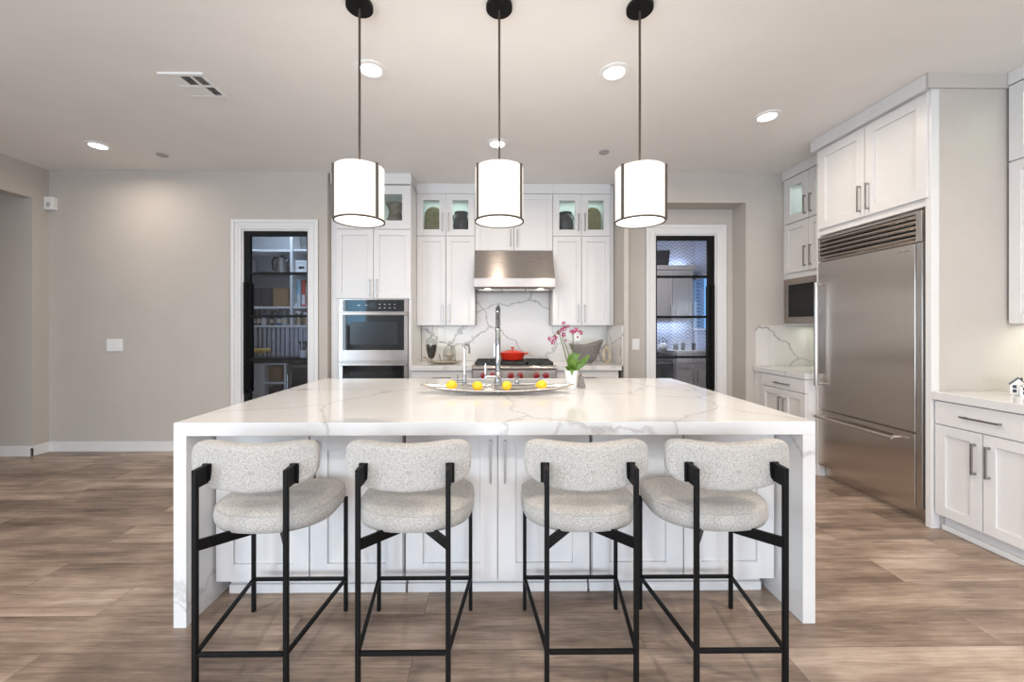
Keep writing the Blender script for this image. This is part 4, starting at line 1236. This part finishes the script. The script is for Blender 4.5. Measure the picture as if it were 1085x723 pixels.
h = MB().tube([(2.868, 2.895, 0.557), (2.868, 3.60, 0.557)], 0.0135, 14)
for y in (2.915, 3.58): h.tube([(2.868, y, 0.557), (2.922, y, 0.557)], 0.010, 10)
h.build('handle', 'steelfr', fd)
def text_mesh(name, body, size, mat, parent, mtx):
    c = bpy.data.curves.new(name, 'FONT'); c.body = body; c.size = size; c.extrude = 0.0004; c.align_x = 'CENTER'
    t = bpy.data.objects.new(name + '_tmp', c); COL.objects.link(t)
    bpy.context.view_layer.update()
    me = bpy.data.meshes.new_from_object(t.evaluated_get(bpy.context.evaluated_depsgraph_get()))
    bpy.data.objects.remove(t)
    off = wloc(parent)
    for v in me.vertices: v.co = (mtx @ v.co) - off
    me.materials.append(M[mat])
    o = bpy.data.objects.new(name, me); COL.objects.link(o); o.parent = parent
    return o
TX = Matrix(((0, 0, -1, 2.9195), (-1, 0, 0, 2.86), (0, 1, 0, 1.897), (0, 0, 0, 1)))
text_mesh('badge', 'SUB-ZERO', 0.020, 'greymetal', dr, TX)

# ------------------------------------------------------------------ right run: far unit with microwave
FM = ('x', 3.18)
r = thing('microwave_cabinet', 'white wall cabinet with glass top doors holding the microwave by the refrigerator', 'cabinet', (3.45, 4.05, 1.38))
carcass(FM, r, 3.675, 4.435, 0.535, 2.478, 2.975, inner='cabin')
carcass(FM, r, 3.675, 4.435, 0.535, 1.94, 2.476)
m = MB(FM).box(3.675, 3.693, -0.535, 0, 1.38, 1.94).box(4.41, 4.435, -0.535, 0, 1.38, 1.94).box(3.693, 4.41, -0.535, 0, 1.38, 1.398)
m.build('microwave_bay', 'cab', r)
MB(FM).box(3.695, 4.40, -0.02, -0.001, 1.885, 1.939).build('rail', 'cab', r)
crown(FM, r, 3.695, 4.435, 0.535, 2.976, 0.022)
for a, b, hc in ((4.053, 4.40, 4.091), (3.70, 4.053, 4.015)):
    door(FM, r, a, b, 2.482, 2.968, True, ('v', hc, 2.53, 2.72), stile=0.085)
    door(FM, r, a, b, 1.945, 2.474, False, ('v', hc, 1.99, 2.20))
cab_light((3.42, 4.05, 2.94), 0.2, 0.5, 1.6)
r = thing('candlestick_figure', 'slim dark figurine behind glass above the microwave', 'figurine', (3.42, 4.02, 2.497))
MB().lathe([(0, 0), (0.045, 0), (0.045, 0.012), (0.02, 0.03), (0.035, 0.09), (0.028, 0.15), (0.012, 0.18), (0.022, 0.2), (0.018, 0.23), (0, 0.245)], (3.42, 4.09, 2.497), 20, 0.8, 0.8).build('figure_body', 'darkpot', r)
r = thing('microwave_oven', 'built-in stainless trimmed black microwave in the white cabinet', 'microwave', (3.4, 4.05, 1.40))
MB().box(3.19, 3.60, 3.74, 4.37, 1.402, 1.86).build('microwave_body', 'blackgloss', r)
FMW = ('x', 3.165)
tr = MB(FMW).box(3.70, 4.395, -0.014, 0.012, 1.40, 1.468).box(3.70, 4.395, -0.014, 0.012, 1.815, 1.88).box(4.33, 4.395, -0.014, 0.012, 1.468, 1.815).box(3.70, 3.765, -0.014, 0.012, 1.468, 1.815).build('trim_kit', 'steelh', r, bevel=0.002)
d = MB(FMW).box(3.765, 4.33, -0.012, 0.008, 1.468, 1.815).build('microwave_door', 'blackgloss', r)
MB(FMW).box(3.95, 4.28, 0.008, 0.009, 1.53, 1.75).build('window', 'oven', d)

FC = ('x', 2.86)
r = thing('base_cabinet', 'white base cabinet with drawer in the corner left of the refrigerator', 'cabinet', (3.2, 4.0, 0))
MB(FC).box(3.675, 4.435, -0.85, 0, 0.1, 0.875).build('body', 'cab', r)
MB(FC).box(3.675, 4.435, -0.8, -0.055, 0, 0.1).build('toe_kick', 'cab', r)
door(FC, r, 3.678, 4.30, 0.745, 0.871, False, ('h', 0.80, 3.868, 4.074), slab=True, name='drawer')
door(FC, r, 3.678, 3.968, 0.112, 0.741, False, ('v', 3.935, 0.45, 0.665))
door(FC, r, 3.968, 4.30, 0.112, 0.741, False, ('v', 4.003, 0.45, 0.665))
slab('countertop', 'white quartz countertop below the microwave cabinet', (2.835, 3.70, 3.675, 4.424, 0.877, 0.93))
tag(MB().box(2.86, 3.715, 4.425, 4.4395, 0.931, 1.379).build('backsplash', 'splash', origin=(3.2, 4.43, 0.931)), 'marble backsplash panel in the corner under the microwave', 'backsplash')
area('under_cabinet_light', (3.42, 4.1, 1.372), (0, 0, 0), 0.05, 0.5, 1.1, (0.95, 1.0, 0.82))

# right run: near unit
FN = ('x', 2.964)
base_unit(FN, 'white two-door base cabinet with drawer right of the refrigerator', 2.138, 2.680, 0.75, hlen=0.205, dz=0.712)
base_unit(FN, 'white base cabinet past the one next to the refrigerator, at the picture edge', 1.615, 2.137, 0.75, hlen=0.205, dz=0.712)
slab('countertop', 'white quartz countertop right of the refrigerator', (2.93, 3.715, 1.60, 2.683, 0.876, 0.93))
FW = ('x', 3.456)
for u0, u1, lb in ((1.90, 2.668, 'white wall cabinet with glass top doors right of the refrigerator'),):
    r = thing('wall_cabinet', lb, 'cabinet', (3.6, (u0 + u1) / 2, 1.387))
    carcass(FW, r, u0, u1, 0.26, 2.47, 2.985, inner='cabin')
    carcass(FW, r, u0, u1, 0.26, 1.387, 2.468)
    crown(FW, r, u0, u1, 0.26, 2.99, 0.022)
    c = (u0 + u1) / 2
    for a, b, s in ((u0, c, -1), (c, u1, 1)):
        door(FW, r, a, b, 2.475, 2.983, True, ('v', c + s * 0.036, 2.53, 2.72), stile=0.075)
        door(FW, r, a, b, 1.387, 2.470, False, ('v', c + s * 0.036, 1.42, 1.63))
cab_light((3.58, 2.3, 2.95), 0.12, 0.5, 1.6, (0.8, 1.0, 0.75))
area('under_cabinet_light', (3.58, 2.35, 1.378), (0, 0, 0), 0.05, 0.5, 1.5, (0.95, 1.0, 0.80))
r = thing('puck_light', 'tiny lit puck light under the right wall cabinet', 'light', (3.56, 2.62, 1.387))
MB().lathe([(0.022, -0.0008), (0.022, -0.008), (0.02, -0.010), (0, -0.010)], (3.56, 2.62, 1.387), 16).build('puck_body', 'pucklens', r)

def ceramic_house(x, y, lb, wd, hh, rot, roofstep):
    z = 0.931
    r = thing('ceramic_house', lb, 'figurine', (x, y, z))
    m = MB()
    k = wd / 2
    poly = [(-k, 0), (k, 0), (k, hh * 0.62)]
    if roofstep: poly += [(k * 0.66, hh * 0.62), (k * 0.66, hh * 0.78), (k * 0.33, hh * 0.78), (k * 0.33, hh), (-k * 0.33, hh), (-k * 0.33, hh * 0.78), (-k * 0.66, hh * 0.78), (-k * 0.66, hh * 0.62)]
    else: poly += [(0, hh)]
    poly += [(-k, hh * 0.62)]
    R = Matrix.Translation((x, y, z)) @ Matrix.Rotation(rot, 4, 'Z')
    m.prism(poly, 'y', -0.025, 0.025)
    bmesh.ops.transform(m.bm, matrix=R, verts=m.bm.verts)
    m.build('house_body', 'ceramic', r)
    for i in (-1, 1):
        for j in (0.16, 0.42):
            q = MB().box(i * k * 0.48 - 0.008, i * k * 0.48 + 0.008, -0.0265, -0.0251, hh * j, hh * j + 0.020)
            bmesh.ops.transform(q.bm, matrix=R, verts=q.bm.verts)
            q.build('window', 'navy', r)
    q = MB()
    if roofstep:
        q.box(-k * 0.36, k * 0.36, -0.027, 0.027, hh, hh + 0.006)
    else:
        for s in (-1, 1):
            q.prism([(s * (k + 0.004), hh * 0.60), (s * (k + 0.004), hh * 0.66), (0, hh + 0.008), (0, hh + 0.001)], 'y', -0.027, 0.027)
        q.box(k * 0.25, k * 0.5, -0.012, 0.012, hh * 0.86, hh * 1.06)
    bmesh.ops.transform(q.bm, matrix=R, verts=q.bm.verts)
    q.build('roof', 'navy', r)
ceramic_house(3.31, 2.52, 'small white ceramic gabled house with dark windows, leftmost on the right counter', 0.066, 0.105, -0.85, False)
ceramic_house(3.27, 2.44, 'small white stepped-gable ceramic house at the right picture edge', 0.066, 0.098, -0.85, True)

# ------------------------------------------------------------------ pantry behind the left glass door
PB = 5.95
struct(MB().box(-4.0, -1.98, PB, PB + 0.1, 0, H).build('wall_pantry_back', 'pantry'))
struct(MB().box(-4.0, -3.9, BW + 0.12, PB, 0, H).build('wall_pantry_left', 'pantry'))
struct(MB().box(-1.98, -1.9, 5.2, PB + 0.1, 0, H).build('wall_pantry_right', 'pantry'))
def lshelf(z, t=0.028):
    """shelf along back and left walls with a rounded inner corner"""
    fy, fx, R = 5.62, -3.52, 0.28
    poly = [(-3.899, PB - 0.001), (-2.87, PB - 0.001), (-2.87, fy)]
    poly += [(fx + R - R * math.sin(a), fy - R + R * math.cos(a)) for a in [PI / 2 * k / 10 for k in range(11)]]
    poly += [(fx, 4.7), (-3.899, 4.7)]
    return MB().prism(poly, 'z', z - t, z)
for z, lb in ((1.385, 'lowest pantry shelf carrying bottles'), (1.645, 'pantry shelf carrying baskets'), (2.125, 'pantry shelf carrying the kettle'), (2.44, 'highest pantry shelf, empty')):
    tag(lshelf(z).build('pantry_shelf', 'trim', origin=(-3.3, 5.8, z - 0.028)), lb, 'shelf')
r = thing('pantry_tower', 'white open shelf tower at the right side of the pantry', 'shelf unit', (-2.6, 5.75, 1.357))
MB().box(-2.868, -2.835, 5.56, PB - 0.001, 1.357, 2.95).build('divider', 'trim', r)
MB().box(-2.40, -2.37, 5.56, PB - 0.001, 1.357, 2.95).build('divider', 'trim', r)
for z in (1.385, 1.645, 2.125, 2.44, 2.95):
    MB().box(-2.835, -2.40, 5.58, PB - 0.001, z - 0.028, z).build('shelf_board', 'trim', r)
def pxX(p, Y): return (p - 531.75) * Y / 425 + 0.0097 * Y
def bottle(p, Y, z, h, rad, mat, lb, cap='bottledark', neck=0.35):
    x = pxX(p, Y)
    r = thing('bottle', lb, 'bottle', (x, Y, z), 'bottles on the pantry shelf')
    b = h * (1 - neck)
    MB().lathe([(0, 0), (rad * 0.95, 0), (rad, 0.006), (rad, b * 0.82), (rad * 0.75, b * 0.95), (rad * 0.36, b + 0.01), (rad * 0.34, h - 0.03)], (x, Y, z), 18).build('glass_body', mat, r)
    MB().lathe([(rad * 0.42, h - 0.032), (rad * 0.42, h), (0, h)], (x, Y, z), 14).build('cap', cap, r)
    MB().lathe([(rad + 0.0012, b * 0.2), (rad + 0.0012, b * 0.62)], (x, Y, z), 18, cap=False).build('paper_label', 'cream', r)
Zs = 1.386
bottle(266, 5.74, Zs, 0.20, 0.042, 'bottlepale', 'pale blue bottle at the left end of the bottle shelf')
bottle(271.7, 5.80, Zs, 0.22, 0.024, 'bottledark', 'thin dark bottle second from left on the bottle shelf')
bottle(276.3, 5.74, Zs, 0.228, 0.030, 'bottledark', 'tall dark bottle third from left on the bottle shelf')
bottle(281.3, 5.70, Zs, 0.20, 0.036, 'bottlepale', 'clear squat bottle with dark cap on the bottle shelf')
bottle(289.5, 5.74, Zs, 0.20, 0.026, 'bottledark', 'slim dark bottle near the middle of the bottle shelf')
bottle(293.5, 5.84, Zs, 0.22, 0.034, 'bottlepale', 'pale bottle behind the tall blue bottle')
bottle(297.3, 5.70, Zs, 0.228, 0.030, 'bottleblue', 'tall blue bottle right of the middle of the shelf')
bottle(303, 5.73, Zs, 0.215, 0.038, 'bottlepale', 'cream labelled bottle at the right end of the bottle shelf', 'cream')
def bin_(p0, p1, Y0, Y1, z, h, mat, lb, name='basket', cat='basket'):
    x0, x1 = pxX(p0, Y0), pxX(p1, Y0)
    r = thing(name, lb, cat, ((x0 + x1) / 2, (Y0 + Y1) / 2, z))
    t = 0.012
    m = MB().box(x0, x1, Y0, Y0 + t, z, z + h).box(x0, x1, Y1 - t, Y1, z, z + h).box(x0, x0 + t, Y0 + t, Y1 - t, z, z + h).box(x1 - t, x1, Y0 + t, Y1 - t, z, z + h).box(x0 + t, x1 - t, Y0 + t, Y1 - t, z, z + t)
    m.build('bin', mat, r, bevel=0.006)
    MB().box(x0 - 0.004, x1 + 0.004, Y0 - 0.004, Y0 + t, z + h, z + h + 0.016).box(x0 - 0.004, x1 + 0.004, Y1 - t, Y1 + 0.004, z + h, z + h + 0.016).box(x0 - 0.004, x0 + t, Y0 + t, Y1 - t, z + h, z + h + 0.016).box(x1 - t, x1 + 0.004, Y0 + t, Y1 - t, z + h, z + h + 0.016).build('rim', mat, r)
Zs = 1.646
bin_(258.5, 267, 5.66, 5.9, Zs, 0.23, 'basketbrown', 'brown wicker basket at the left end of the basket shelf')
bin_(268, 277.5, 5.66, 5.9, Zs, 0.25, 'basketblack', 'black basket beside the left brown basket on the shelf')
bin_(278.5, 289, 5.66, 5.9, Zs, 0.25, 'basketblack', 'black basket left of the wide brown basket on the shelf')
bin_(290.5, 306.5, 5.65, 5.9, Zs, 0.25, 'basketbrown', 'wide brown wicker basket at the right end of the basket shelf')
# kettle and small toaster
Y, z = 5.76, 2.126
x = pxX(300, Y)
r = thing('kettle', 'steel kettle with black handle on the pantry shelf', 'kettle', (x, Y, z))
MB().lathe([(0, 0), (0.085, 0), (0.088, 0.02), (0.075, 0.16), (0.066, 0.22), (0.03, 0.24), (0, 0.243)], (x, Y, z), 26).build('kettle_body', 'nickel', r)
MB().tube([(x - 0.06, Y, z + 0.22), (x - 0.11, Y, z + 0.225), (x - 0.135, Y, z + 0.17), (x - 0.13, Y, z + 0.09), (x - 0.115, Y, z + 0.04)], 0.013, 8).build('handle', 'blackgloss', r)
MB().tube([(x + 0.06, Y, z + 0.17), (x + 0.10, Y, z + 0.215)], [0.026, 0.012], 10).build('spout', 'nickel', r)
MB().lathe([(0.012, 0.24), (0.016, 0.255), (0, 0.265)], (x, Y, z), 14).build('lid_knob', 'blackgloss', r)
x = pxX(265, 5.74)
r = thing('coffee_grinder', 'grey kitchen appliance at the left end of the kettle shelf', 'appliance', (x, 5.74, z))
MB().box(x - 0.06, x + 0.06, 5.68, 5.82, z, z + 0.20).build('housing', 'greyplastic', r, bevel=0.012)
MB().box(x - 0.035, x + 0.035, 5.674, 5.68, z + 0.05, z + 0.13).build('panel', 'blackgloss', r)
# tower contents
def canister(p, Y, z, h, rad, lb):
    x = pxX(p, Y)
    r = thing('storage_jar', lb, 'jar', (x, Y, z))
    MB().lathe([(0, 0.0), (rad, 0), (rad, h), (rad - 0.003, h), (rad - 0.003, 0.003), (0, 0.003)], (x, Y, z), 20, cap=False).build('jar_glass', 'clear', r)
    MB().lathe([(0, 0.005), (rad - 0.004, 0.005), (rad - 0.004, h * 0.78), (0, h * 0.8)], (x, Y, z), 20).build('pasta_filling', 'pasta', r)
    MB().lathe([(rad + 0.004, h), (rad + 0.004, h + 0.025), (0, h + 0.025)], (x, Y, z), 20).build('lid', 'plastic', r)
canister(317.8, 5.635, 1.386, 0.17, 0.040, 'glass pasta jar at the left of the pantry tower')
canister(326, 5.635, 1.386, 0.15, 0.040, 'glass pasta jar at the right of the pantry tower')
def carton(p0, p1, Y0, z, h, mat, lb, top=None, d=0.07):
    x0, x1 = pxX(p0, Y0), pxX(p1, Y0)
    r = thing('carton', lb, 'box', ((x0 + x1) / 2, Y0 + d / 2, z))
    MB().box(x0, x1, Y0, Y0 + d, z, z + h).build('box_body', mat, r, bevel=0.002)
    MB().box(x0 + 0.006, x1 - 0.006, Y0 - 0.0012, Y0, z + h * 0.08, z + h * 0.45).build('printed_panel', top or 'boxwhite', r)
carton(315.3, 319.4, 5.66, 1.646, 0.38, 'boxblue', 'pale blue carton in the pantry tower')
carton(320.4, 324.6, 5.66, 1.646, 0.37, 'boxred', 'red and white carton in the pantry tower')
carton(325.3, 328.5, 5.66, 1.646, 0.33, 'boxwhite', 'white carton right of the red carton in the pantry', 'boxred')
for p, lb in ((314.9, 'small white shaker on the left in the pantry tower'), (318.2, 'small white shaker on the right in front of the blue carton')):
    x = pxX(p, 5.61)
    tag(MB().lathe([(0, 0), (0.012, 0), (0.014, 0.03), (0.008, 0.05), (0, 0.052)], (x, 5.61, 1.646), 14).build('salt_shaker', 'ceramic', origin=(x, 5.61, 1.646)), lb, 'shaker')
x0, x1 = pxX(313.8, 5.62), pxX(327, 5.62)
r = thing('storage_box', 'white storage box with dark label holder in the pantry', 'box', ((x0 + x1) / 2, 5.72, 2.126))
MB().box(x0, x1, 5.62, 5.88, 2.126, 2.255).build('box_body', 'boxwhite', r, bevel=0.003)
MB().box(x0 - 0.003, x1 + 0.003, 5.617, 5.883, 2.255, 2.29).build('lid', 'boxwhite', r, bevel=0.003)
MB().box(x0 + 0.05, x1 - 0.05, 5.616, 5.6198, 2.175, 2.205).build('label_holder', 'blackgloss', r)
x = pxX(322.5, 5.70)
tag(MB().lathe([(0, 0), (0.04, 0), (0.048, 0.01), (0.065, 0.10), (0.072, 0.19), (0.068, 0.19), (0.055, 0.08), (0, 0.02)], (x, 5.74, 2.441), 24).build('glass_vase', 'clear', origin=(x, 5.74, 2.441)), 'clear glass vase at the top of the pantry tower', 'vase')
# corrugated splash, counter, base units, wine cooler
m = MB()
def corr(u, v):
    xx = -3.89 + u * 1.9
    return (xx, PB - 0.014 + 0.011 * math.sin(xx * 2 * PI / 0.066), 0.932 + v * 0.42)
m.grid(corr, 240, 1)
tag(m.build('metal_backsplash', 'corrug', origin=(-3, PB, 0.932), sharp=2.0), 'corrugated metal backsplash below the pantry shelves', 'backsplash')
tag(MB().box(-3.899, -1.985, 5.28, PB - 0.027, 0.885, 0.93).build('countertop', 'darkstone', origin=(-3, 5.6, 0.885), bevel=0.003), 'black stone countertop inside the pantry', 'countertop')
FP = ('y', 5.32)
r = thing('pantry_drawer_unit', 'grey drawer unit at the left under the pantry counter', 'cabinet', (-3.45, 5.6, 0))
MB(FP).box(-3.895, -3.105, -0.58, 0, 0.08, 0.884).build('body', 'trim', r)
MB(FP).box(-3.895, -3.105, -0.5, -0.04, 0, 0.08).build('toe_kick', 'blackgloss', r)
for u0, u1 in ((-3.89, -3.36), (-3.355, -3.108)):
    for z0, z1 in ((0.09, 0.34), (0.345, 0.60), (0.605, 0.88)):
        door(FP, r, u0, u1, z0, z1, False, ('h', (z0 + z1) / 2, (u0 + u1) / 2 - 0.05, (u0 + u1) / 2 + 0.05), stile=0.035, mat='trim', name='drawer')
r = thing('pantry_cubby', 'open white cubby under the pantry counter', 'shelf unit', (-2.95, 5.6, 0))
carcass(FP, r, -3.10, -2.80, 0.58, 0.0, 0.884, shelves=(0.62, 0.34), t=0.022, mat='trim')
bin_(286, 299.5, 5.38, 5.7, 0.6325, 0.19, 'basketbrown', 'brown wicker basket in the cubby under the pantry counter')
bin_(286, 299.5, 5.38, 5.7, 0.3525, 0.19, 'basketblack', 'black basket in the lower cubby under the pantry counter')
r = thing('wine_cooler', 'black glass-fronted wine cooler under the pantry counter', 'wine cooler', (-2.5, 5.6, 0))
MB().box(-2.79, -2.19, 5.36, 5.9, 0.02, 0.88).build('cooler_body', 'blackgloss', r)
d = MB(('y', 5.36)).box(-2.79, -2.735, 0.0, 0.03, 0.1, 0.86).box(-2.245, -2.19, 0, 0.03, 0.1, 0.86).box(-2.735, -2.245, 0, 0.03, 0.1, 0.15).box(-2.735, -2.245, 0, 0.03, 0.82, 0.86).build('door_frame', 'steelh', r)
MB(('y', 5.36)).box(-2.735, -2.245, 0.005, 0.02, 0.15, 0.82).build('door_glass', 'oven', d)
MB().tube([(-2.765, 5.295, 0.25), (-2.765, 5.295, 0.74)], 0.010, 10).box(-2.77, -2.76, 5.295, 5.33, 0.28, 0.295).box(-2.77, -2.76, 5.295, 5.33, 0.69, 0.705).build('handle', 'chrome', d)
gob = None
for k, (p, Y) in enumerate(((264.0, 5.46), (268.5, 5.56), (272.5, 5.46), (276.5, 5.56), (280.5, 5.46), (285.0, 5.56))):
    x = pxX(p, Y)
    r = thing('goblet', 'amber-rimmed goblet in the cluster on the pantry counter', 'glass', (x, Y, 0.931), 'amber goblets on the pantry counter')
    MB().lathe([(0, 0), (0.03, 0), (0.03, 0.003), (0.005, 0.01), (0.005, 0.055), (0.025, 0.07)], (x, Y, 0.931), 16, cap=False).build('stem_foot', 'clear', r)
    MB().lathe([(0.0, 0.068), (0.026, 0.075), (0.037, 0.10), (0.036, 0.135)], (x, Y, 0.931), 16, cap=False).build('bowl', 'amber', r, solid=0.002)
x = pxX(322.5, 5.55)
r = thing('utensil_crock', 'white crock of dark utensils on the pantry counter', 'crock', (x, 5.55, 0.931))
MB().lathe([(0, 0), (0.04, 0), (0.045, 0.01), (0.045, 0.11), (0.04, 0.11), (0.038, 0.02), (0, 0.02)], (x, 5.55, 0.931), 18).build('crock_body', 'ceramic', r)
for k in range(4):
    a = k * 1.7
    MB().tube([(x + 0.015 * math.cos(a), 5.55 + 0.015 * math.sin(a), 0.955), (x + 0.04 * math.cos(a), 5.55 + 0.04 * math.sin(a), 1.12), (x + 0.045 * math.cos(a), 5.55 + 0.045 * math.sin(a), 1.16)], [0.005, 0.006, 0.016], 8).build('utensil', 'blackgloss', r)
area('pantry_light', (-2.9, 5.2, H - 0.02), (0, 0, 0), 0.4, 0.4, 14, (0.75, 0.87, 1.0))

# ------------------------------------------------------------------ scullery behind the right glass door
SB, SXR = 7.75, 3.82
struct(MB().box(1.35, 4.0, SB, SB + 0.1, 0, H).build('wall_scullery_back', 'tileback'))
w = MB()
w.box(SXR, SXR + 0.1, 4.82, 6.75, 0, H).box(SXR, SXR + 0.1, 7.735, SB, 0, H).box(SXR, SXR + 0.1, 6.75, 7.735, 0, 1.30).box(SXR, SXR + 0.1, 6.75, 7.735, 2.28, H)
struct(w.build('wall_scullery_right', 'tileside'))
struct(MB().box(1.35, 1.45, 5.2, SB, 0, H).build('wall_scullery_left', 'wall'))
window('window_4', ('x', SXR), 6.75, 7.735, 1.30, 2.28, 1)
def scull_door(r, u0, u1, v0, v1, h): return door(('y', 7.42), r, u0, u1, v0, v1, False, h, mat='greycab')
r = thing('scullery_wall_cabinet', 'greige wall cabinet with ledge top seen through the right glass door', 'cabinet', (2.6, 7.6, 1.48))
MB().box(1.46, 3.62, 7.42, SB - 0.002, 1.48, 2.42).build('body', 'greycab', r)
MB().box(1.46, 3.66, 7.38, SB - 0.002, 2.42, 2.50).build('top_ledge', 'greycab', r, bevel=0.004)
for u0, u1, hx in ((1.47, 2.05, 2.0), (2.055, 2.64, 2.1), (2.645, 3.235, 3.19), (3.24, 3.615, 3.285)):
    scull_door(r, u0, u1, 1.52, 2.41, ('v', hx, 1.58, 1.76))
x0, x1 = 2.87, 3.2
r = thing('storage_basket', 'black woven basket on top of the scullery cabinet', 'basket', (3.03, 7.55, 2.501))
m = MB()
b0 = [(x0 + 0.02, 7.46), (x1 - 0.02, 7.46), (x1 - 0.02, 7.68), (x0 + 0.02, 7.68)]
b1 = [(x0, 7.44), (x1, 7.44), (x1, 7.70), (x0, 7.70)]
V0 = [m.bm.verts.new((*p, 2.502)) for p in b0]; V1 = [m.bm.verts.new((*p, 2.77)) for p in b1]
m.bm.faces.new(V0[::-1])
for i in range(4): m.bm.faces.new([V0[i], V0[(i + 1) % 4], V1[(i + 1) % 4], V1[i]])
m.build('bin', 'basketblack', r, solid=0.012)
MB().tube([(x0, 7.44, 2.775), (x1, 7.44, 2.775), (x1, 7.70, 2.775), (x0, 7.70, 2.775)], 0.012, 8, closed=True).build('rim', 'basketblack', r)
FS = ('y', 7.12)
r = thing('scullery_base_cabinet', 'greige drawer cabinet under the scullery counter', 'cabinet', (3.4, 7.4, 0))
MB(FS).box(3.18, 3.815, -0.6, 0, 0.09, 0.886).build('body', 'greycab', r)
MB(FS).box(3.18, 3.815, -0.55, -0.05, 0, 0.09).build('toe_kick', 'greycab', r)
door(FS, r, 3.183, 3.81, 0.70, 0.88, False, ('h', 0.79, 3.38, 3.62), slab=True, mat='greycab', name='drawer')
door(FS, r, 3.183, 3.497, 0.10, 0.695, False, ('v', 3.45, 0.4, 0.6), mat='greycab')
door(FS, r, 3.497, 3.81, 0.10, 0.695, False, ('v', 3.54, 0.4, 0.6), mat='greycab')
r = thing('scullery_oven', 'black and steel range in the scullery behind the right glass door', 'range', (2.8, 7.4, 0))
MB(FS).box(2.42, 3.172, -0.6, 0.0, 0.05, 0.905).build('range_body', 'nickel', r)
d = MB(FS).box(2.44, 3.11, 0.0, 0.03, 0.15, 0.76).build('oven_door', 'blackgloss', r)
MB(FS).tube([(2.5, 0.07, 0.72), (3.05, 0.07, 0.72)], 0.012, 10).box(2.52, 2.535, 0.03, 0.07, 0.71, 0.73).box(3.01, 3.025, 0.03, 0.07, 0.71, 0.73).build('handle', 'nickel', d)
MB(FS).box(2.42, 3.172, 0.0, 0.035, 0.79, 0.90).build('control_panel', 'blackgloss', r)
MB().box(2.42, 3.172, 7.10, 7.72, 0.905, 0.928).build('cooktop', 'blackgloss', r)
slab('countertop', 'pale counter in the scullery under the window', (3.175, 3.815, 7.09, SB - 0.002, 0.888, 0.93), 'greycab')
r = thing('base_cabinet', 'greige base cabinet left of the scullery range', 'cabinet', (1.9, 7.4, 0))
MB(FS).box(1.46, 2.41, -0.6, 0, 0.0, 0.886).build('body', 'greycab', r)
door(FS, r, 1.465, 1.93, 0.1, 0.88, False, ('v', 1.89, 0.6, 0.8), mat='greycab'); door(FS, r, 1.93, 2.405, 0.1, 0.88, False, ('v', 1.97, 0.6, 0.8), mat='greycab')
slab('countertop', 'pale counter left of the scullery range', (1.46, 2.415, 7.09, SB - 0.002, 0.888, 0.93), 'greycab')
x, y, z = 3.06, 7.42, 0.929
r = thing('teapot', 'white teapot on the scullery range', 'teapot', (x, y, z))
MB().lathe([(0, 0), (0.06, 0), (0.085, 0.05), (0.075, 0.11), (0.04, 0.135), (0, 0.14)], (x, y, z), 22).build('pot_body', 'ceramic', r)
MB().lathe([(0.01, 0.138), (0.018, 0.155), (0, 0.17)], (x, y, z), 14).build('lid_knob', 'blackgloss', r)
MB().tube([(x - 0.07, y, z + 0.11), (x - 0.06, y, z + 0.19), (x, y, z + 0.225), (x + 0.06, y, z + 0.19), (x + 0.07, y, z + 0.11)], 0.006, 8).build('handle', 'blackgloss', r)
for x, wd, hh, lb in ((3.30, 0.09, 0.10, 'dark canister left of the other two on the scullery counter'), (3.44, 0.075, 0.13, 'dark canister in the middle of the scullery counter'), (3.64, 0.07, 0.12, 'dark canister below the scullery window')):
    r = thing('canister', lb, 'canister', (x, 7.42, 0.931))
    MB().lathe([(0, 0), (wd / 2, 0), (wd / 2, hh), (0, hh)], (x, 7.42, 0.931), 18).build('canister_body', 'darkpot', r, bevel=0.003)
    MB().lathe([(wd / 2 + 0.002, hh), (wd / 2 + 0.002, hh + 0.014), (0.012, hh + 0.018), (0.01, hh + 0.03), (0, hh + 0.032)], (x, 7.42, 0.931), 18).build('lid', 'nickel', r)
area('scullery_under_light', (2.6, 7.6, 1.47), (0, 0, 0), 2.0, 0.06, 9, (0.72, 0.82, 1.0))
area('scullery_top_light', (2.9, 7.66, 2.51), (PI, 0, 0), 1.5, 0.06, 5, (0.68, 0.80, 1.0))
area('scullery_ceiling_light', (2.6, 6.2, H - 0.02), (0, 0, 0), 0.4, 0.4, 34, (1.0, 0.93, 0.86))
